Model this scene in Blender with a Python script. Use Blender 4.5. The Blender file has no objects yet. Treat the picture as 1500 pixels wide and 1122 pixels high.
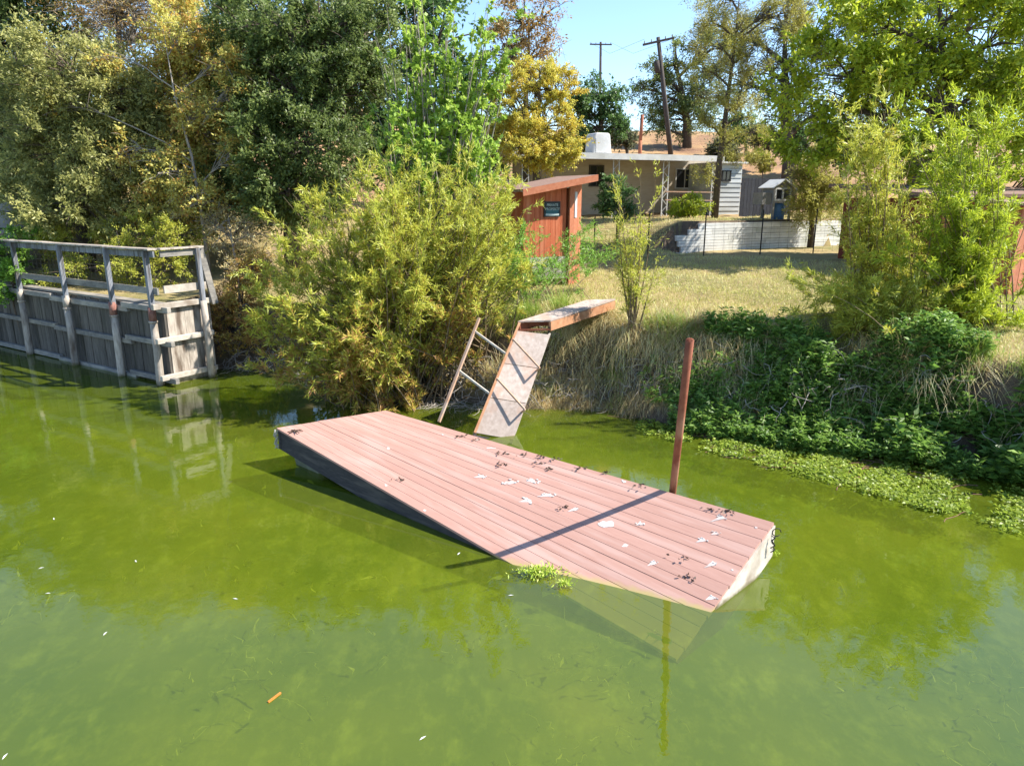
import bpy, math, random
import numpy as np
from mathutils import Vector, Matrix
random.seed(7)
RG = np.random.default_rng(11)
scn = bpy.context.scene
COL = scn.collection
# ------------------------------------------------------------------ camera, sky, sun, exposure
CAM_H, FPX, PITCH = 4.2, 1040.0, math.radians(14.6)
cam = bpy.data.cameras.new("camera")
cam.sensor_width = 36.0
cam.lens = 36.0 * FPX / 1500.0
cam.clip_end = 2000
camo = bpy.data.objects.new("camera", cam)
COL.objects.link(camo)
camo.location = (0, 0, CAM_H)
camo.rotation_euler = (math.radians(90) - PITCH, 0, 0)
scn.camera = camo
SUN_AZ, SUN_EL = math.radians(2), math.radians(45)      # azimuth measured from +X towards +Y
w = bpy.data.worlds.new("World"); scn.world = w
w.use_nodes = True
nt = w.node_tree
sky = nt.nodes.new("ShaderNodeTexSky")
sky.sky_type = 'NISHITA'; sky.sun_disc = False
sky.sun_elevation = SUN_EL
sky.sun_rotation = math.radians(90) - SUN_AZ
sky.air_density = 1.0; sky.dust_density = 0.15; sky.ozone_density = 4.0
nt.links.new(sky.outputs[0], nt.nodes["Background"].inputs[0])
nt.nodes["Background"].inputs[1].default_value = 0.125
sl = bpy.data.lights.new("sun", 'SUN')
sl.energy = 5.0; sl.angle = math.radians(0.5); sl.color = (1.0, 0.94, 0.84)
so = bpy.data.objects.new("sun", sl); COL.objects.link(so)
sdir = Vector((math.cos(SUN_EL)*math.cos(SUN_AZ), math.cos(SUN_EL)*math.sin(SUN_AZ), math.sin(SUN_EL)))
so.rotation_euler = sdir.to_track_quat('Z', 'Y').to_euler()
so.location = (30, 5, 30)
scn.view_settings.view_transform = 'Standard'
scn.view_settings.look = 'None'
scn.view_settings.gamma = 1.0
scn.view_settings.use_curve_mapping = False
scn.view_settings.exposure = 1.25
# ------------------------------------------------------------------ pixel helpers (direction only)
CP, SP = math.cos(PITCH), math.sin(PITCH)
def ray(u, v):
    dx, dv = (u-750)/FPX, (v-561)/FPX
    return np.array((dx, CP-dv*SP, -SP-dv*CP))
def onz(u, v, z=0.0):
    r = ray(u, v); t = (z-CAM_H)/r[2]
    return Vector((r[0]*t, r[1]*t, z))
def ony(u, v, Y):
    r = ray(u, v); t = Y/r[1]
    return Vector((r[0]*t, Y, CAM_H+r[2]*t))
# ------------------------------------------------------------------ material helpers
MATS = {}
def newmat(name):
    m = bpy.data.materials.new(name); m.use_nodes = True
    m.node_tree.nodes.clear()
    o = m.node_tree.nodes.new("ShaderNodeOutputMaterial")
    MATS[name] = m
    return m, m.node_tree, o
def N(t, typ, **kw):
    n = t.nodes.new(typ)
    for k, v in kw.items():
        if k.startswith('i_'):
            n.inputs[int(k[2:])].default_value = v
        else: setattr(n, k, v)
    return n
def ramp(t, fac, stops):
    r = t.nodes.new("ShaderNodeValToRGB")
    el = r.color_ramp.elements
    while len(el) < len(stops): el.new(0.5)
    for e, (p, c) in zip(el, stops):
        e.position = p; e.color = (*c, 1)
    t.links.new(fac, r.inputs[0])
    return r.outputs[0]
def mixc(t, fac, a, b, mode='MIX'):
    m = t.nodes.new("ShaderNodeMix"); m.data_type = 'RGBA'; m.blend_type = mode
    if isinstance(fac, float): m.inputs[0].default_value = fac
    else: t.links.new(fac, m.inputs[0])
    for s, x in ((6, a), (7, b)):
        if isinstance(x, tuple): m.inputs[s].default_value = (*x, 1)
        else: t.links.new(x, m.inputs[s])
    return m.outputs[2]
def noise(t, scale, detail=6, rough=0.6, vec=None, dim=0):
    n = t.nodes.new("ShaderNodeTexNoise")
    n.inputs['Scale'].default_value = scale; n.inputs['Detail'].default_value = detail
    n.inputs['Roughness'].default_value = rough
    if vec is not None: t.links.new(vec, n.inputs['Vector'])
    return n.outputs['Fac']
def coords(t, scale=(1, 1, 1), kind='Object', rz=0.0):
    c = t.nodes.new("ShaderNodeTexCoord"); m = t.nodes.new("ShaderNodeMapping")
    r0 = t.nodes.new("ShaderNodeMapping"); r0.inputs['Rotation'].default_value = (0, 0, rz); t.links.new(c.outputs[kind], r0.inputs[0])
    m.inputs['Scale'].default_value = scale
    t.links.new(r0.outputs[0], m.inputs[0])
    return m.outputs[0]
def wpos(t, scale=(1, 1, 1)):
    g = t.nodes.new("ShaderNodeNewGeometry"); m = t.nodes.new("ShaderNodeMapping")
    m.inputs['Scale'].default_value = scale
    t.links.new(g.outputs['Position'], m.inputs[0])
    return m.outputs[0]
def bump(t, h, strength=0.4, dist=0.02):
    b = t.nodes.new("ShaderNodeBump")
    b.inputs['Strength'].default_value = strength; b.inputs['Distance'].default_value = dist
    t.links.new(h, b.inputs['Height'])
    return b.outputs[0]
def rough_mat(name, c1, c2, c3=None, scale=6.0, stretch=(1, 1, 1), rough=0.8, bs=0.4, bd=0.01, var=0.12, spec=0.3, metal=0.0, rz=0.0, slime=0.0):
    """two or three tone weathered surface, with a tone per object"""
    c1, c2, c3 = [c and tuple(.75*x for x in c) for c in (c1, c2, c3)]
    m, t, o = newmat(name)
    v = coords(t, stretch, rz=rz)
    n1 = noise(t, scale, 8, 0.65, v); n2 = noise(t, scale*0.23, 4, 0.5, v)
    col = ramp(t, n1, [(0.32, c1), (0.68, c2)])
    if c3: 
        f = ramp(t, n2, [(0.5, (0, 0, 0)), (0.66, (1, 1, 1))]); col = mixc(t, f, col, c3)
    if slime:      # algae and waterlogged wood up to the splash line
        gp = t.nodes.new("ShaderNodeNewGeometry"); sx = t.nodes.new("ShaderNodeSeparateXYZ"); t.links.new(gp.outputs['Position'], sx.inputs[0])
        ad = N(t, "ShaderNodeMath", operation='MULTIPLY_ADD'); t.links.new(noise(t, 9, 5, .6, wpos(t)), ad.inputs[0]); ad.inputs[1].default_value = -slime*1.6; t.links.new(sx.outputs[2], ad.inputs[2])
        sm_ = N(t, "ShaderNodeMapRange"); t.links.new(ad.outputs[0], sm_.inputs[0]); sm_.inputs[1].default_value = -slime*.75; sm_.inputs[2].default_value = slime*.1; sm_.inputs[3].default_value = .85; sm_.inputs[4].default_value = 0
        col = mixc(t, sm_.outputs[0], col, (0.36, 0.29, 0.11) if slime < .05 else (0.085, 0.075, 0.022))
    oi = t.nodes.new("ShaderNodeObjectInfo")
    mr = N(t, "ShaderNodeMapRange"); mr.inputs[3].default_value = 1-var; mr.inputs[4].default_value = 1+var
    t.links.new(oi.outputs['Random'], mr.inputs[0])
    h = t.nodes.new("ShaderNodeHueSaturation"); t.links.new(col, h.inputs['Color']); t.links.new(mr.outputs[0], h.inputs['Value'])
    p = t.nodes.new("ShaderNodeBsdfPrincipled")
    t.links.new(h.outputs[0], p.inputs['Base Color'])
    p.inputs['Roughness'].default_value = rough; p.inputs['Metallic'].default_value = metal
    p.inputs['Specular IOR Level'].default_value = spec
    t.links.new(bump(t, n1, bs, bd), p.inputs['Normal'])
    t.links.new(p.outputs[0], o.inputs[0])
    return m
def leaf_mat(name, stops, trans=0.46, rough=0.45):
    m, t, o = newmat(name)
    a = N(t, "ShaderNodeAttribute", attribute_name='tint')
    col = ramp(t, a.outputs['Fac'], [(p_, tuple(min(.6, x*1.62) for x in c_)) for p_, c_ in stops])
    p = t.nodes.new("ShaderNodeBsdfPrincipled"); p.inputs['Roughness'].default_value = rough
    p.inputs['Specular IOR Level'].default_value = 0.35
    t.links.new(col, p.inputs['Base Color'])
    tr = t.nodes.new("ShaderNodeBsdfTranslucent"); t.links.new(col, tr.inputs[0])
    mx = t.nodes.new("ShaderNodeMixShader"); mx.inputs[0].default_value = trans
    t.links.new(p.outputs[0], mx.inputs[1]); t.links.new(tr.outputs[0], mx.inputs[2])
    t.links.new(mx.outputs[0], o.inputs[0])
    return m
# wood, paint, metal
rough_mat('deck_red', (0.475, 0.262, 0.205), (0.535, 0.312, 0.25), (0.56, 0.355, 0.295), 7, (0.3, 5, 5), 0.75, 0.2, 0.003, 0.06, rz=math.radians(43), slime=.035)
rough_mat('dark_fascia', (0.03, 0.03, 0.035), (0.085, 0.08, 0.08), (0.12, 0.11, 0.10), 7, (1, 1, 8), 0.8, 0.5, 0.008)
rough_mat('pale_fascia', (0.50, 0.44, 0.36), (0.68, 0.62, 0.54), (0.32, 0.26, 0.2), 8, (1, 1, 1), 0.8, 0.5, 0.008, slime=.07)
rough_mat('float_tub', (0.16, 0.17, 0.12), (0.30, 0.31, 0.24), (0.09, 0.10, 0.05), 6, (1, 1, 1), 0.7, 0.4, 0.01)
rough_mat('grey_plank', (0.08, 0.07, 0.06), (0.19, 0.17, 0.145), (0.07, 0.065, 0.05), 6, (5, 5, .5), 0.9, 0.7, 0.012, 0.25)  # bulkhead front planks; the shade on that side is put into this darker colour
rough_mat('grey_rail', (0.17, 0.16, 0.145), (0.33, 0.31, 0.28), (0.40, 0.36, 0.30), 7, (1, 1, 3), 0.9, 0.5, 0.008, 0.2)
rough_mat('pile_wood', (0.34, 0.29, 0.24), (0.60, 0.53, 0.45), (0.16, 0.12, 0.09), 6, (3, 3, .7), 0.9, 0.6, 0.01, 0.15, slime=.12)  # pale wood brightened; sun on piles and end planks put into the colour
rough_mat('painted_post', (0.13, 0.14, 0.16), (0.34, 0.36, 0.40), (0.09, 0.08, 0.07), 6, (6, 6, .6), 0.8, 0.5, 0.006, 0.15)
rough_mat('red_band', (0.22, 0.09, 0.07), (0.36, 0.19, 0.15), None, 8, (3, 3, 1), 0.85, 0.4, 0.006)
rough_mat('ramp_wood', (0.40, 0.32, 0.27), (0.60, 0.50, 0.44), (0.50, 0.33, 0.25), 6, (2, .6, 2), 0.85, 0.4, 0.006)
rough_mat('rust', (0.20, 0.055, 0.028), (0.34, 0.11, 0.055), (0.42, 0.20, 0.12), 12, (1, 1, .6), 0.75, 0.4, 0.004)
rough_mat('rust_orange', (0.44, 0.19, 0.085), (0.58, 0.32, 0.18), (0.30, 0.12, 0.06), 6, (1, 1, 1), 0.8, 0.4, 0.004)
rough_mat('rail_wood', (0.42, 0.24, 0.15), (0.56, 0.38, 0.27), (0.48, 0.40, 0.34), 9, (1, 1, 1), 0.85, 0.4, 0.004)
rough_mat('shed_red', (0.44, 0.10, 0.04), (0.58, 0.165, 0.07), (0.62, 0.22, 0.11), 7, (4, 4, .5), 0.85, 0.4, 0.006, 0.10)
rough_mat('barn_red', (0.20, 0.045, 0.025), (0.28, 0.07, 0.04), None, 7, (4, 4, .5), 0.9, 0.4, 0.006, 0.1)
rough_mat('shed_edge', (0.44, 0.14, 0.065), (0.56, 0.22, 0.12), None, 9, (1, 1, 1), 0.85, 0.4, 0.004)
rough_mat('roof_felt', (0.20, 0.12, 0.09), (0.34, 0.22, 0.17), None, 20, (1, 1, 1), 0.95, 0.5, 0.006)
rough_mat('white_paint', (0.66, 0.66, 0.65), (0.80, 0.80, 0.79), (0.6, 0.6, 0.58), 5, (1, 1, 1), 0.6, 0.15, 0.004, 0.03)
rough_mat('beige_wall', (0.50, 0.42, 0.31), (0.58, 0.50, 0.39), None, 3, (1, 1, 4), 0.8, 0.15, 0.004, 0.05)
rough_mat('siding_white', (0.55, 0.58, 0.58), (0.70, 0.73, 0.73), (0.42, 0.44, 0.42), 3, (.6, 1, 3), 0.7, 0.2, 0.004, 0.06)
rough_mat('block_wall', (0.70, 0.70, 0.66), (0.90, 0.90, 0.86), (0.60, 0.62, 0.55), 5, (1, 1, 1), 0.95, 0.5, 0.008, 0.14)
rough_mat('dark_fence', (0.02, 0.022, 0.032), (0.055, 0.06, 0.075), None, 6, (4, 4, .7), 0.85, 0.4, 0.006, 0.25)
rough_mat('grey_hut', (0.28, 0.26, 0.24), (0.40, 0.38, 0.35), None, 8, (1, 1, 1), 0.85, 0.3, 0.004)
rough_mat('blue_plastic', (0.05, 0.14, 0.30), (0.10, 0.22, 0.40), None, 5, (1, 1, 1), 0.5, 0.1, 0.004)
rough_mat('pole_wood', (0.05, 0.042, 0.036), (0.12, 0.10, 0.09), None, 6, (6, 6, .4), 0.9, 0.5, 0.01)
rough_mat('bark', (0.075, 0.055, 0.04), (0.19, 0.15, 0.115), None, 9, (3, 3, .7), 0.95, 0.8, 0.03)
rough_mat('bark_pale', (0.26, 0.22, 0.18), (0.46, 0.41, 0.35), None, 9, (3, 3, .7), 0.95, 0.6, 0.02)
rough_mat('twig', (0.16, 0.12, 0.07), (0.30, 0.22, 0.13), None, 9, (3, 3, .7), 0.95, 0.3, 0.01)
rough_mat('root_grey', (0.30, 0.26, 0.22), (0.52, 0.47, 0.41), None, 12, (1, 1, 1), 0.95, 0.3, 0.01)
rough_mat('black_iron', (0.012, 0.012, 0.012), (0.03, 0.028, 0.026), None, 9, (1, 1, 1), 0.6, 0.2, 0.004)
rough_mat('sign_black', (0.008, 0.018, 0.018), (0.02, 0.03, 0.03), None, 9, (1, 1, 1), 0.5, 0.1, 0.002)
rough_mat('sign_teal', (0.02, 0.09, 0.11), (0.03, 0.13, 0.15), None, 9, (1, 1, 1), 0.5, 0.1, 0.002)
rough_mat('sign_letter', (0.40, 0.50, 0.48), (0.55, 0.62, 0.6), None, 9, (1, 1, 1), 0.5, 0.1, 0.002)
rough_mat('dropping_white', (0.62, 0.55, 0.50), (0.86, 0.83, 0.79), (0.60, 0.47, 0.42), 30, (1, 1, 1), 0.9, 0.3, 0.002)
rough_mat('litter', (0.03, 0.018, 0.01), (0.10, 0.06, 0.035), None, 30, (1, 1, 1), 0.9, 0.3, 0.002)
rough_mat('rope', (0.42, 0.39, 0.34), (0.60, 0.57, 0.52), None, 60, (1, 1, 1), 0.95, 0.6, 0.003)
rough_mat('stick_orange', (0.55, 0.17, 0.03), (0.65, 0.25, 0.05), None, 20)
rough_mat('feather', (0.75, 0.75, 0.72), (0.85, 0.85, 0.83), None, 20)
rough_mat('concrete_old', (0.34, 0.32, 0.29), (0.52, 0.50, 0.46), (0.24, 0.22, 0.2), 4, (1, 1, 1), 0.95, 0.4, 0.01)
def glassmat():
    m, t, o = newmat('window_glass')
    p = t.nodes.new("ShaderNodeBsdfPrincipled"); p.inputs['Base Color'].default_value = (0.02, 0.022, 0.024, 1)
    p.inputs['Roughness'].default_value = 0.08
    t.links.new(p.outputs[0], o.inputs[0])
glassmat()
# foliage palettes
leaf_mat('lf_willow', [(0, (0.13, 0.085, 0.025)), (0.16, (0.30, 0.25, 0.035)), (0.5, (0.27, 0.30, 0.04)), (0.8, (0.36, 0.38, 0.07)), (1, (0.50, 0.50, 0.22))])
leaf_mat('lf_willow_brown', [(0, (0.16, 0.075, 0.03)), (0.35, (0.30, 0.16, 0.055)), (0.7, (0.32, 0.25, 0.05)), (1, (0.36, 0.33, 0.08))])
leaf_mat('lf_olive', [(0, (0.07, 0.075, 0.025)), (0.35, (0.16, 0.17, 0.05)), (0.75, (0.27, 0.265, 0.09)), (1, (0.38, 0.35, 0.13))])
leaf_mat('lf_orange', [(0, (0.18, 0.08, 0.025)), (0.25, (0.40, 0.20, 0.05)), (0.5, (0.48, 0.34, 0.08)), (0.75, (0.40, 0.35, 0.10)), (1, (0.30, 0.31, 0.10))])
leaf_mat('lf_oak', [(0, (0.03, 0.045, 0.014)), (0.45, (0.075, 0.105, 0.028)), (0.85, (0.135, 0.175, 0.05)), (1, (0.24, 0.26, 0.10))])
leaf_mat('lf_poplar', [(0, (0.09, 0.14, 0.02)), (0.45, (0.19, 0.29, 0.04)), (0.85, (0.30, 0.39, 0.07)), (1, (0.48, 0.52, 0.24))])
leaf_mat('lf_gold', [(0, (0.30, 0.17, 0.03)), (0.4, (0.50, 0.29, 0.04)), (0.8, (0.52, 0.37, 0.07)), (1, (0.34, 0.33, 0.08))])
leaf_mat('lf_bronze', [(0, (0.12, 0.07, 0.03)), (0.6, (0.28, 0.18, 0.06)), (1, (0.2, 0.2, 0.07))])
leaf_mat('lf_green', [(0, (0.025, 0.05, 0.015)), (0.6, (0.06, 0.115, 0.03)), (1, (0.12, 0.19, 0.06))])
leaf_mat('lf_walnut', [(0, (0.08, 0.11, 0.012)), (0.4, (0.20, 0.26, 0.02)), (0.8, (0.33, 0.37, 0.03)), (1, (0.45, 0.43, 0.07))])
leaf_mat('lf_cypress', [(0, (0.12, 0.09, 0.025)), (0.5, (0.22, 0.21, 0.045)), (1, (0.34, 0.34, 0.07))])
leaf_mat('lf_conifer', [(0, (0.03, 0.04, 0.025)), (0.6, (0.075, 0.085, 0.045)), (1, (0.16, 0.16, 0.075))])
leaf_mat('lf_primrose', [(0, (0.035, 0.075, 0.015)), (0.5, (0.10, 0.18, 0.03)), (0.85, (0.17, 0.26, 0.055)), (1, (0.26, 0.32, 0.12))])
leaf_mat('lf_float', [(0, (0.10, 0.09, 0.02)), (0.25, (0.11, 0.16, 0.02)), (0.65, (0.19, 0.25, 0.03)), (1, (0.34, 0.36, 0.09))])
leaf_mat('lf_grass', [(0, (0.10, 0.12, 0.02)), (0.35, (0.22, 0.23, 0.045)), (0.7, (0.42, 0.35, 0.12)), (1, (0.52, 0.42, 0.20))], 0.3)
leaf_mat('lf_straw', [(0, (0.18, 0.10, 0.045)), (0.5, (0.42, 0.29, 0.13)), (0.85, (0.58, 0.43, 0.21)), (1, (0.42, 0.42, 0.10))], 0.25)
leaf_mat('lf_reed', [(0, (0.09, 0.16, 0.02)), (0.6, (0.20, 0.28, 0.04)), (1, (0.38, 0.38, 0.10))], 0.3)
leaf_mat('lf_weed', [(0, (0.16, 0.24, 0.02)), (0.6, (0.28, 0.36, 0.04)), (1, (0.42, 0.46, 0.12))], 0.3)
leaf_mat('lf_sunken', [(0, (0.19, 0.215, 0.02)), (0.7, (0.26, 0.28, 0.04)), (1, (0.36, 0.36, 0.11))], .3)
leaf_mat('lf_litter', [(0, (0.02, 0.012, 0.008)), (1, (0.12, 0.07, 0.035))], .1)
leaf_mat('lf_vine', [(0, (0.05, 0.11, 0.02)), (0.6, (0.14, 0.26, 0.035)), (1, (0.26, 0.36, 0.07))])
# ground
def groundmat():
    m, t, o = newmat('soil_and_dry_grass')
    p_ = wpos(t)
    n1 = noise(t, 0.35, 5, 0.6, p_); n2 = noise(t, 5.0, 8, 0.7, p_); n3 = noise(t, 28, 6, 0.7, p_)
    grass = mixc(t, ramp(t, n1, [(0.42, (0, 0, 0)), (0.6, (1, 1, 1))]), (0.42, 0.33, 0.14), (0.22, 0.22, 0.055))
    grass = mixc(t, ramp(t, n2, [(0.4, (0, 0, 0)), (0.75, (1, 1, 1))]), grass, (0.48, 0.36, 0.20))
    dirt = mixc(t, n2, (0.07, 0.05, 0.035), (0.24, 0.18, 0.125))
    g = t.nodes.new("ShaderNodeNewGeometry"); s = t.nodes.new("ShaderNodeSeparateXYZ"); t.links.new(g.outputs['Normal'], s.inputs[0])
    f = ramp(t, s.outputs[2], [(0.72, (0, 0, 0)), (0.9, (1, 1, 1))])
    low = mixc(t, f, dirt, grass)
    sp = t.nodes.new("ShaderNodeSeparateXYZ"); t.links.new(g.outputs['Position'], sp.inputs[0])
    far = N(t, "ShaderNodeMapRange"); far.inputs[1].default_value = 27; far.inputs[2].default_value = 36
    t.links.new(sp.outputs[1], far.inputs[0])
    hill = mixc(t, ramp(t, noise(t, 0.22, 7, 0.7, p_), [(0.40, (0, 0, 0)), (0.62, (1, 1, 1))]), (0.50, 0.32, 0.15), (0.27, 0.14, 0.075))
    col = mixc(t, far.outputs[0], low, hill)
    col = mixc(t, 0.35, col, mixc(t, n3, (0.12, 0.10, 0.06), (0.75, 0.68, 0.5)), 'OVERLAY')
    col = mixc(t, 1.0, col, (.8, .8, .8), 'MULTIPLY')
    wet = N(t, "ShaderNodeMapRange"); wet.inputs[1].default_value = -.02; wet.inputs[2].default_value = -.25
    t.links.new(sp.outputs[2], wet.inputs[0])
    col = mixc(t, wet.outputs[0], col, mixc(t, n1, (0.14, 0.20, 0.014), (0.22, 0.26, 0.022)))
    p = t.nodes.new("ShaderNodeBsdfPrincipled"); p.inputs['Roughness'].default_value = 0.95
    t.links.new(col, p.inputs['Base Color']); t.links.new(bump(t, n3, 0.8, 0.05), p.inputs['Normal'])
    t.links.new(p.outputs[0], o.inputs[0])
groundmat()
def watermat():
    m, t, o = newmat('green_pond_water')
    p_ = wpos(t)
    # suspended algae: drifting density, streaky
    n1 = noise(t, 0.28, 5, 0.6, p_)
    wv = wpos(t, (1.0, 0.55, 1)); n2 = noise(t, 3.2, 8, 0.72, wv)
    col = ramp(t, n1, [(0.35, (0.075, 0.110, 0.009)), (0.55, (0.104, 0.135, 0.011)), (0.72, (0.14, 0.16, 0.014))])
    col = mixc(t, ramp(t, n2, [(0.52, (0, 0, 0)), (0.80, (.7, .7, .7))]), col, (0.20, 0.25, 0.018))
    d = t.nodes.new("ShaderNodeBsdfDiffuse"); t.links.new(col, d.inputs[0])
    tr = t.nodes.new("ShaderNodeBsdfTransparent"); tr.inputs[0].default_value = (0.9, 0.95, 0.55, 1)
    mx = t.nodes.new("ShaderNodeMixShader"); mx.inputs[0].default_value = 0.45
    t.links.new(d.outputs[0], mx.inputs[1]); t.links.new(tr.outputs[0], mx.inputs[2])
    gl = t.nodes.new("ShaderNodeBsdfGlossy"); gl.inputs['Roughness'].default_value = 0.0
    fr = t.nodes.new("ShaderNodeFresnel"); fr.inputs[0].default_value = 1.68
    bn = bump(t, noise(t, 3.4, 4, 0.55, p_), 0.075, 0.03)
    t.links.new(bn, gl.inputs['Normal']); t.links.new(bn, fr.inputs['Normal'])
    m2 = t.nodes.new("ShaderNodeMixShader")
    # seen from below the surface just lets the daylight in (refraction carries it through)
    gb_ = t.nodes.new("ShaderNodeNewGeometry"); inv = N(t, "ShaderNodeMath", operation='SUBTRACT'); inv.inputs[0].default_value = 1
    t.links.new(gb_.outputs['Backfacing'], inv.inputs[1])
    mu = N(t, "ShaderNodeMath", operation='MULTIPLY'); t.links.new(fr.outputs[0], mu.inputs[0]); t.links.new(inv.outputs[0], mu.inputs[1])
    t.links.new(mu.outputs[0], m2.inputs[0]); t.links.new(mx.outputs[0], m2.inputs[1]); t.links.new(gl.outputs[0], m2.inputs[2])
    t.links.new(m2.outputs[0], o.inputs[0])
watermat()
def algaemat():
    m, t, o = newmat('suspended_algae')
    p_ = wpos(t); n1 = noise(t, 0.5, 6, 0.65, p_); n2 = noise(t, 5.0, 8, 0.75, wpos(t, (1, .6, 1)))
    col = ramp(t, n1, [(0.36, (0.080, 0.125, 0.010)), (0.62, (0.155, 0.190, 0.016))])
    col = mixc(t, ramp(t, n2, [(0.5, (0, 0, 0)), (0.78, (.8, .8, .8))]), col, (0.30, 0.33, 0.045))
    d = t.nodes.new("ShaderNodeBsdfDiffuse"); t.links.new(col, d.inputs[0]); t.links.new(d.outputs[0], o.inputs[0])
algaemat()
# ------------------------------------------------------------------ object helpers
def tag(o, label=None, cat=None, group=None, kind=None):
    if label: o['label'] = label
    if cat: o['category'] = cat
    if group: o['group'] = group
    if kind: o['kind'] = kind
    return o
def empty(name, loc, label, cat, group=None, rz=0.0):
    o = bpy.data.objects.new(name, None); COL.objects.link(o)
    o.location = loc; o.rotation_euler = (0, 0, rz); o.empty_display_size = 0.2
    return tag(o, label, cat, group)
def link(name, me, mat, parent=None):
    o = bpy.data.objects.new(name, me); COL.objects.link(o)
    if mat and not me.materials: me.materials.append(MATS[mat])
    if parent is not None: o.parent = parent
    return o
class MB:
    def __init__(s): s.v = []; s.f = []
    def quadbox(s, p):          # 8 corner points: bottom 4, top 4
        b = len(s.v); s.v += [tuple(x) for x in p]
        s.f += [(b, b+3, b+2, b+1), (b+4, b+5, b+6, b+7), (b, b+1, b+5, b+4), (b+1, b+2, b+6, b+5), (b+2, b+3, b+7, b+6), (b+3, b, b+4, b+7)]
        return s
    def box(s, x0, x1, y0, y1, z0, z1):
        return s.quadbox([(x0, y0, z0), (x1, y0, z0), (x1, y1, z0), (x0, y1, z0), (x0, y0, z1), (x1, y0, z1), (x1, y1, z1), (x0, y1, z1)])
    def bar(s, a, b, wd, ht, up=(0, 0, 1)):   # rectangular bar from a to b
        a, b = Vector(a), Vector(b); d = (b-a).normalized()
        r = d.cross(Vector(up))
        if r.length < 1e-4: r = d.cross(Vector((1, 0, 0)))
        r.normalize(); q = r.cross(d).normalized()
        r = r*wd/2; q = q*ht/2
        return s.quadbox([a-r-q, a+r-q, b+r-q, b-r-q, a-r+q, a+r+q, b+r+q, b-r+q])
    def tube(s, pts, rad, n=6, cap=True):
        pts = [Vector(p) for p in pts]
        if not hasattr(rad, '__len__'): rad = [rad]*len(pts)
        b = len(s.v); pr = None
        for i, p in enumerate(pts):
            d = (pts[min(i+1, len(pts)-1)]-pts[max(i-1, 0)])
            if d.length < 1e-6: d = Vector((0, 0, 1))
            d.normalize()
            ref = pr if pr is not None else (Vector((1, 0, 0)) if abs(d.x) < .8 else Vector((0, 1, 0)))
            r = (ref-d*ref.dot(d)).normalized(); q = d.cross(r); pr = r
            for k in range(n):
                a = 2*math.pi*k/n
                s.v.append(tuple(p+(r*math.cos(a)+q*math.sin(a))*rad[i]))
        for i in range(len(pts)-1):
            for k in range(n):
                k2 = (k+1) % n
                s.f.append((b+i*n+k, b+i*n+k2, b+(i+1)*n+k2, b+(i+1)*n+k))
        if cap:
            s.f.append(tuple(b+k for k in range(n))[::-1]); e = b+(len(pts)-1)*n
            s.f.append(tuple(e+k for k in range(n)))
        return s
    def build(s, name, mat, parent=None, smooth=False, bevel=0):
        me = bpy.data.meshes.new(name); me.from_pydata(s.v, [], s.f); me.update()
        if smooth: me.polygons.foreach_set('use_smooth', [True]*len(me.polygons))
        o = link(name, me, mat, parent)
        if bevel:
            bm = o.modifiers.new('bevel', 'BEVEL'); bm.width = bevel; bm.segments = 1
        return o
def strips(name, rings, tint, mat, parent=None):
    """rings: (n, k, 3) left points and right points arrays -> ribbon mesh; used for leaves, blades"""
    L, R = rings
    n, k, _ = L.shape
    v = np.stack([L, R], 2).reshape(n, k*2, 3)
    nv = k*2
    q = np.array([[2*i, 2*i+1, 2*i+3, 2*i+2] for i in range(k-1)])
    f = (np.arange(n)[:, None, None]*nv+q[None]).reshape(-1)
    return rawmesh(name, v.reshape(-1, 3), f, 4, np.repeat(tint, nv), mat, parent)
def rawmesh(name, v, f, k, tint, mat, parent=None, smooth=False):
    me = bpy.data.meshes.new(name)
    me.vertices.add(len(v)); me.vertices.foreach_set('co', np.ascontiguousarray(v, dtype=np.float32).ravel())
    nf = len(f)//k
    me.loops.add(len(f)); me.loops.foreach_set('vertex_index', np.ascontiguousarray(f, dtype=np.int32))
    me.polygons.add(nf); me.polygons.foreach_set('loop_start', np.arange(0, nf*k, k, dtype=np.int32))
    me.polygons.foreach_set('loop_total', np.full(nf, k, dtype=np.int32))
    if smooth: me.polygons.foreach_set('use_smooth', np.ones(nf, dtype=bool))
    me.update(calc_edges=True)
    if tint is not None:
        a = me.attributes.new('tint', 'FLOAT', 'POINT'); a.data.foreach_set('value', np.ascontiguousarray(np.clip(tint, 0, 1), dtype=np.float32))
    return link(name, me, mat, parent)
def unit(a): return a/np.maximum(np.linalg.norm(a, axis=-1, keepdims=True), 1e-9)
def leaves(name, P, D, length, width, tint, mat, parent=None):
    """folded lance-shaped leaves at P along D"""
    n = len(P); D = unit(D)
    Tg = RG.normal(size=(n, 3))*.62+np.array((.55, -.25, .75)); Rv = unit(np.cross(D, Tg)); Up = np.cross(Rv, D)
    ln = (length*RG.uniform(.6, 1.3, n))[:, None]; wd = (width*RG.uniform(.7, 1.25, n))[:, None]
    mid = P+D*ln*.45
    v = np.stack([P, mid+Rv*wd*.5+Up*wd*.15, P+D*ln-Up*ln*.12, mid-Rv*wd*.5+Up*wd*.15], 1).reshape(-1, 3)
    return rawmesh(name, v, np.arange(n*4), 4, np.repeat(tint, 4), mat, parent)
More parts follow.
